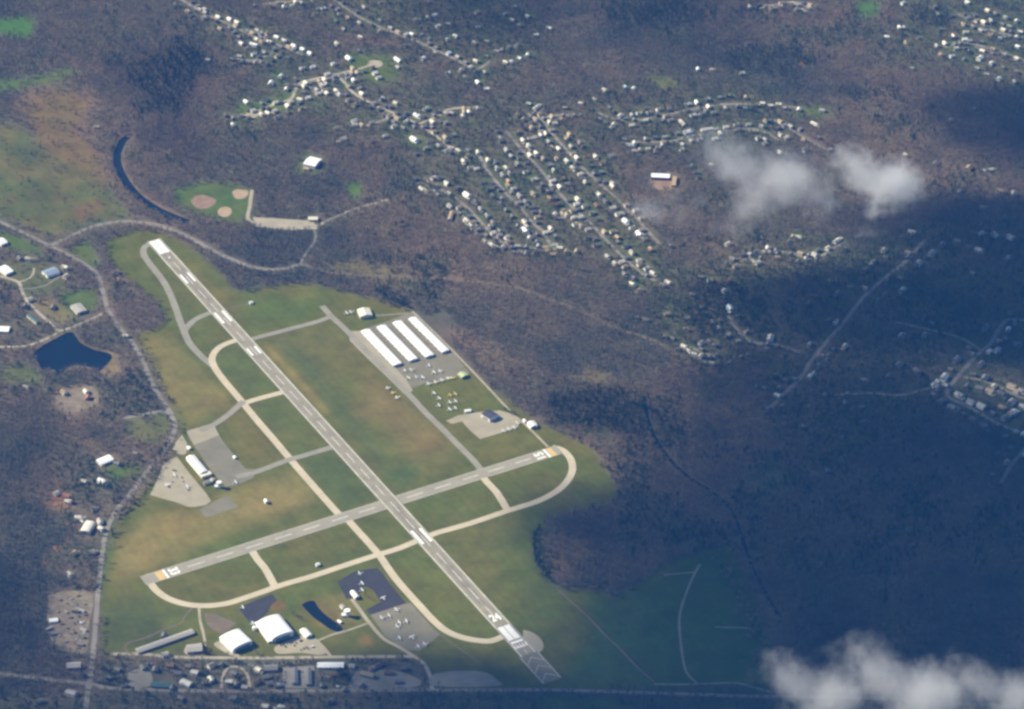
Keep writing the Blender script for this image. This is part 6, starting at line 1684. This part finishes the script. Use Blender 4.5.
# ------------------------------------------------------------------ unseen cloud deck above the camera, thickness shaped to throw the big shadows
SH = [
    ([(922, 207), (970, 194), (1180, 205), (1180, 800), (420, 800), (400, 656), (412, 640), (440, 654), (480, 662), (512, 670), (532, 668), (552, 668), (580, 660), (604, 636), (611, 610), (598, 590), (592, 560), (572, 536), (546, 530), (552, 518), (604, 503), (645, 486), (692, 464), (712, 440), (735, 418), (735, 395), (755, 372), (765, 345), (752, 318), (765, 290), (800, 274), (850, 270), (878, 278), (900, 266), (915, 240)], 1.0, 7),
    ([(548, 397), (600, 387), (648, 402), (650, 432), (600, 434), (555, 428)], 0.8, 6),
    ([(920, 108), (972, 90), (1180, 82), (1180, 165), (1000, 172), (970, 150)], 0.9, 9),
    ([(380, -80), (580, -80), (550, 25), (538, 47), (510, 42), (480, 47), (440, 32), (400, 8)], 0.55, 11),
    ([(130, 45), (190, 40), (220, 62), (188, 88), (180, 122), (205, 150), (180, 175), (160, 140), (140, 105), (105, 80)], 0.55, 10),
    ([(-160, 648), (50, 652), (100, 662), (200, 668), (300, 674), (345, 662), (375, 652), (420, 650), (420, 800), (-160, 800)], 0.52, 7),
    ([(96, 612), (140, 618), (190, 640), (195, 656), (96, 660)], 0.30, 8),
    ([(-160, 560), (20, 560), (46, 590), (50, 640), (60, 660), (-160, 680)], 0.62, 8),
    ([(-100, 395), (30, 400), (60, 440), (50, 500), (-100, 540)], 0.25, 14),
    ([(394, 636), (425, 628), (444, 641), (452, 652), (430, 670), (395, 654)], 0.85, 4),
    ([(18, 185), (62, 188), (58, 216), (20, 214)], 0.28, 7),
    ([(590, -60), (790, -60), (750, 55), (630, 50), (595, 20)], 0.40, 12),
]
LIT = [
    ([(922, 390), (945, 358), (985, 358), (1030, 368), (1100, 378), (1100, 440), (1000, 424), (955, 410)], 1.0, 5),
    ([(895, 250), (935, 248), (965, 262), (930, 274), (905, 270)], 0.60, 6),
    ([(545, 545), (580, 540), (585, 565), (565, 580)], 0.75, 6),
    ([(640, 400), (700, 410), (690, 445), (650, 460), (630, 430)], 0.28, 9),
    ([(805, 340), (850, 330), (865, 350), (820, 370)], 0.22, 8),
    ([(880, 362), (925, 358), (930, 376), (890, 378)], 0.6, 6),
    ([(770, 480), (800, 480), (790, 510), (765, 505)], 0.12, 10),
]
shade = np.zeros((VH, UW), np.float32)
for p, k, s_ in SH:
    shade = np.maximum(shade, blur(poly_mask(p), s_) * k)
for p, k, s_ in LIT:
    shade = shade * (1 - blur(poly_mask(p), s_) * k)
shade = np.clip(shade * (0.88 + 0.24 * n_mid), 0, 0.988)
shade = -np.log(1 - shade) / 4.5          # optical depth of the deck, as a share of the deepest
HC = 4020.0
off = HC / math.tan(SUN_EL)
ST_ = 20.0
cx = np.arange(xmin - 60, xmax + 60, ST_); cyv = np.arange(ymin - 60, ymax + 60, ST_)
CXg, CYg = np.meshgrid(cx, cyv)
su, sv_ = to_px(CXg.ravel(), CYg.ravel())
th = samp(shade, su, sv_).reshape(CXg.shape).astype(np.float64)
THICK = 420.0
lump = np.random.default_rng(5).normal(0, 1, th.shape)
lump = (lump + np.roll(lump, 1, 0) + np.roll(lump, 1, 1) + np.roll(lump, -1, 0) + np.roll(lump, -1, 1)) / 5
th = np.clip(th + lump * 0.03 * (th > 0.15), 0, None)
th[th < 0.006] = 0
th[0, :] = th[-1, :] = 0; th[:, 0] = th[:, -1] = 0
nyc, nxc = th.shape
act = th > 0
vid = -np.ones((2, nyc, nxc), int)
cv, cf = [], []
# cells with at least one thick corner
cell = act[:-1, :-1] | act[1:, :-1] | act[:-1, 1:] | act[1:, 1:]
def vget(s_, j, i):
    if th[j, i] <= 0: s_ = 0
    if vid[s_, j, i] < 0:
        vid[s_, j, i] = len(cv)
        z = HC + (0.62 if s_ else -0.38) * th[j, i] * THICK
        cv.append((cx[i] + SUN_H.x * off, cyv[j] + SUN_H.y * off, z))
    return vid[s_, j, i]
for j, i in zip(*np.nonzero(cell)):
    for s_ in (0, 1):
        qd = [vget(s_, j, i), vget(s_, j, i + 1), vget(s_, j + 1, i + 1), vget(s_, j + 1, i)]
        if s_ == 0: qd = qd[::-1]
        else:
            low = [vget(0, j, i), vget(0, j, i + 1), vget(0, j + 1, i + 1), vget(0, j + 1, i)]
            if set(qd) == set(low): continue
        cf.append(tuple(qd))
def vol_mat(name, color, density, aniso=0.0):
    m = bpy.data.materials.new(name); m.use_nodes = True
    n = m.node_tree
    n.nodes.remove(n.nodes['Principled BSDF'])
    pv_ = n.nodes.new('ShaderNodeVolumePrincipled')
    pv_.inputs['Color'].default_value = (*color, 1)
    pv_.inputs['Density'].default_value = density
    pv_.inputs['Anisotropy'].default_value = aniso
    n.links.new(pv_.outputs[0], n.nodes['Material Output'].inputs['Volume'])
    return m, n, pv_
m, _, _ = vol_mat('shadow_cloud_volume', (0.98, 0.98, 0.98), 4.5 * math.sin(SUN_EL) / THICK, 0.4)
deck = link_mesh('shadow_cloud_deck', cv, cf, m)
tag(deck, 'unseen cloud deck above the view, shaped to cast the ground shadows', 'cloud deck', None, 'structure')

# ------------------------------------------------------------------ the low clouds in view
def cloud(label, u, v, zc, rx, ry, rz, dens0, seed, scale=0.011, thr=0.50):
    x, y = at(u, v, zc)
    bm = bmesh.new()
    bmesh.ops.create_icosphere(bm, subdivisions=3, radius=1.0)
    for vt in bm.verts:
        k = 1.0 + 0.10 * math.sin(3.1 * vt.co.x + seed) * math.cos(2.7 * vt.co.y - seed)
        vt.co = Vector((vt.co.x * rx * k, vt.co.y * ry * k, vt.co.z * rz * k))
    me = bpy.data.meshes.new('cloud'); bm.to_mesh(me); bm.free()
    o = bpy.data.objects.new('cloud', me); COL.objects.link(o)
    o.location = (x, y, zc)
    m, n, pv_ = vol_mat('cloud_vapour', (1, 1, 1), dens0, 0.35)
    tc = n.nodes.new('ShaderNodeTexCoord')
    mp = n.nodes.new('ShaderNodeMapping'); mp.inputs['Scale'].default_value = (1 / rx, 1 / ry, 1 / rz)
    n.links.new(tc.outputs['Object'], mp.inputs['Vector'])
    ln = n.nodes.new('ShaderNodeVectorMath'); ln.operation = 'LENGTH'
    n.links.new(mp.outputs[0], ln.inputs[0])
    nz = n.nodes.new('ShaderNodeTexNoise'); nz.noise_dimensions = '4D'
    nz.inputs['W'].default_value = seed
    nz.inputs['Scale'].default_value = scale; nz.inputs['Detail'].default_value = 8; nz.inputs['Roughness'].default_value = 0.66
    n.links.new(tc.outputs['Object'], nz.inputs['Vector'])
    # density = clamp((noise - thr) * a + (1 - r) * b)
    s1 = n.nodes.new('ShaderNodeMath'); s1.operation = 'SUBTRACT'; s1.inputs[1].default_value = thr
    n.links.new(nz.outputs['Fac'], s1.inputs[0])
    s2 = n.nodes.new('ShaderNodeMath'); s2.operation = 'MULTIPLY'; s2.inputs[1].default_value = 5.0
    n.links.new(s1.outputs[0], s2.inputs[0])
    s3 = n.nodes.new('ShaderNodeMath'); s3.operation = 'SUBTRACT'; s3.inputs[0].default_value = 0.82
    n.links.new(ln.outputs['Value'], s3.inputs[1])
    s4 = n.nodes.new('ShaderNodeMath'); s4.operation = 'ADD'
    n.links.new(s2.outputs[0], s4.inputs[0]); n.links.new(s3.outputs[0], s4.inputs[1])
    s5 = n.nodes.new('ShaderNodeMapRange'); s5.interpolation_type = 'SMOOTHSTEP'
    s5.inputs['From Min'].default_value = 0.0; s5.inputs['From Max'].default_value = 0.9
    s5.inputs['To Max'].default_value = dens0
    n.links.new(s4.outputs[0], s5.inputs['Value'])
    n.links.new(s5.outputs[0], pv_.inputs['Density'])
    m.cycles.volume_step_rate = 0.5
    me.materials.append(m)
    tag(o, label, 'cloud')
    return o
cloud('brightest small white cloud drifting over the wooded hillside', 878, 190, 900, 135, 140, 60, 0.021, 1.3, 0.010, 0.55)
cloud('thin grey cloud veil over the curved streets, left of the brighter cloud', 752, 186, 900, 215, 200, 60, 0.0095, 21.7, 0.0085, 0.53)
cloud('large white cloud at the lower right edge of the frame', 900, 704, 900, 175, 140, 62, 0.0145, 7.7, 0.010, 0.54)
cloud('grey white cloud left of the large one at the bottom edge', 808, 704, 900, 115, 105, 50, 0.0125, 9.2, 0.011, 0.53)
cloud('small faint cloud puff at the bottom right corner', 994, 704, 900, 120, 95, 40, 0.013, 12.4, 0.011, 0.52)

# ------------------------------------------------------------------ air
hx0, hx1, hy0, hy1 = xmin - 42000, xmax + 42000, ymin - 42000, ymax + 42000
hz = MB().box(hx0, hx1, hy0, hy1, -1.0, H + 60)
m, _, hv = vol_mat('haze_air', (0.07, 0.33, 1.0), 1.85e-5, 0.0)
ho = hz.build('haze', m)
tag(ho, 'thin blue air haze filling the whole view', 'haze', None, 'stuff')
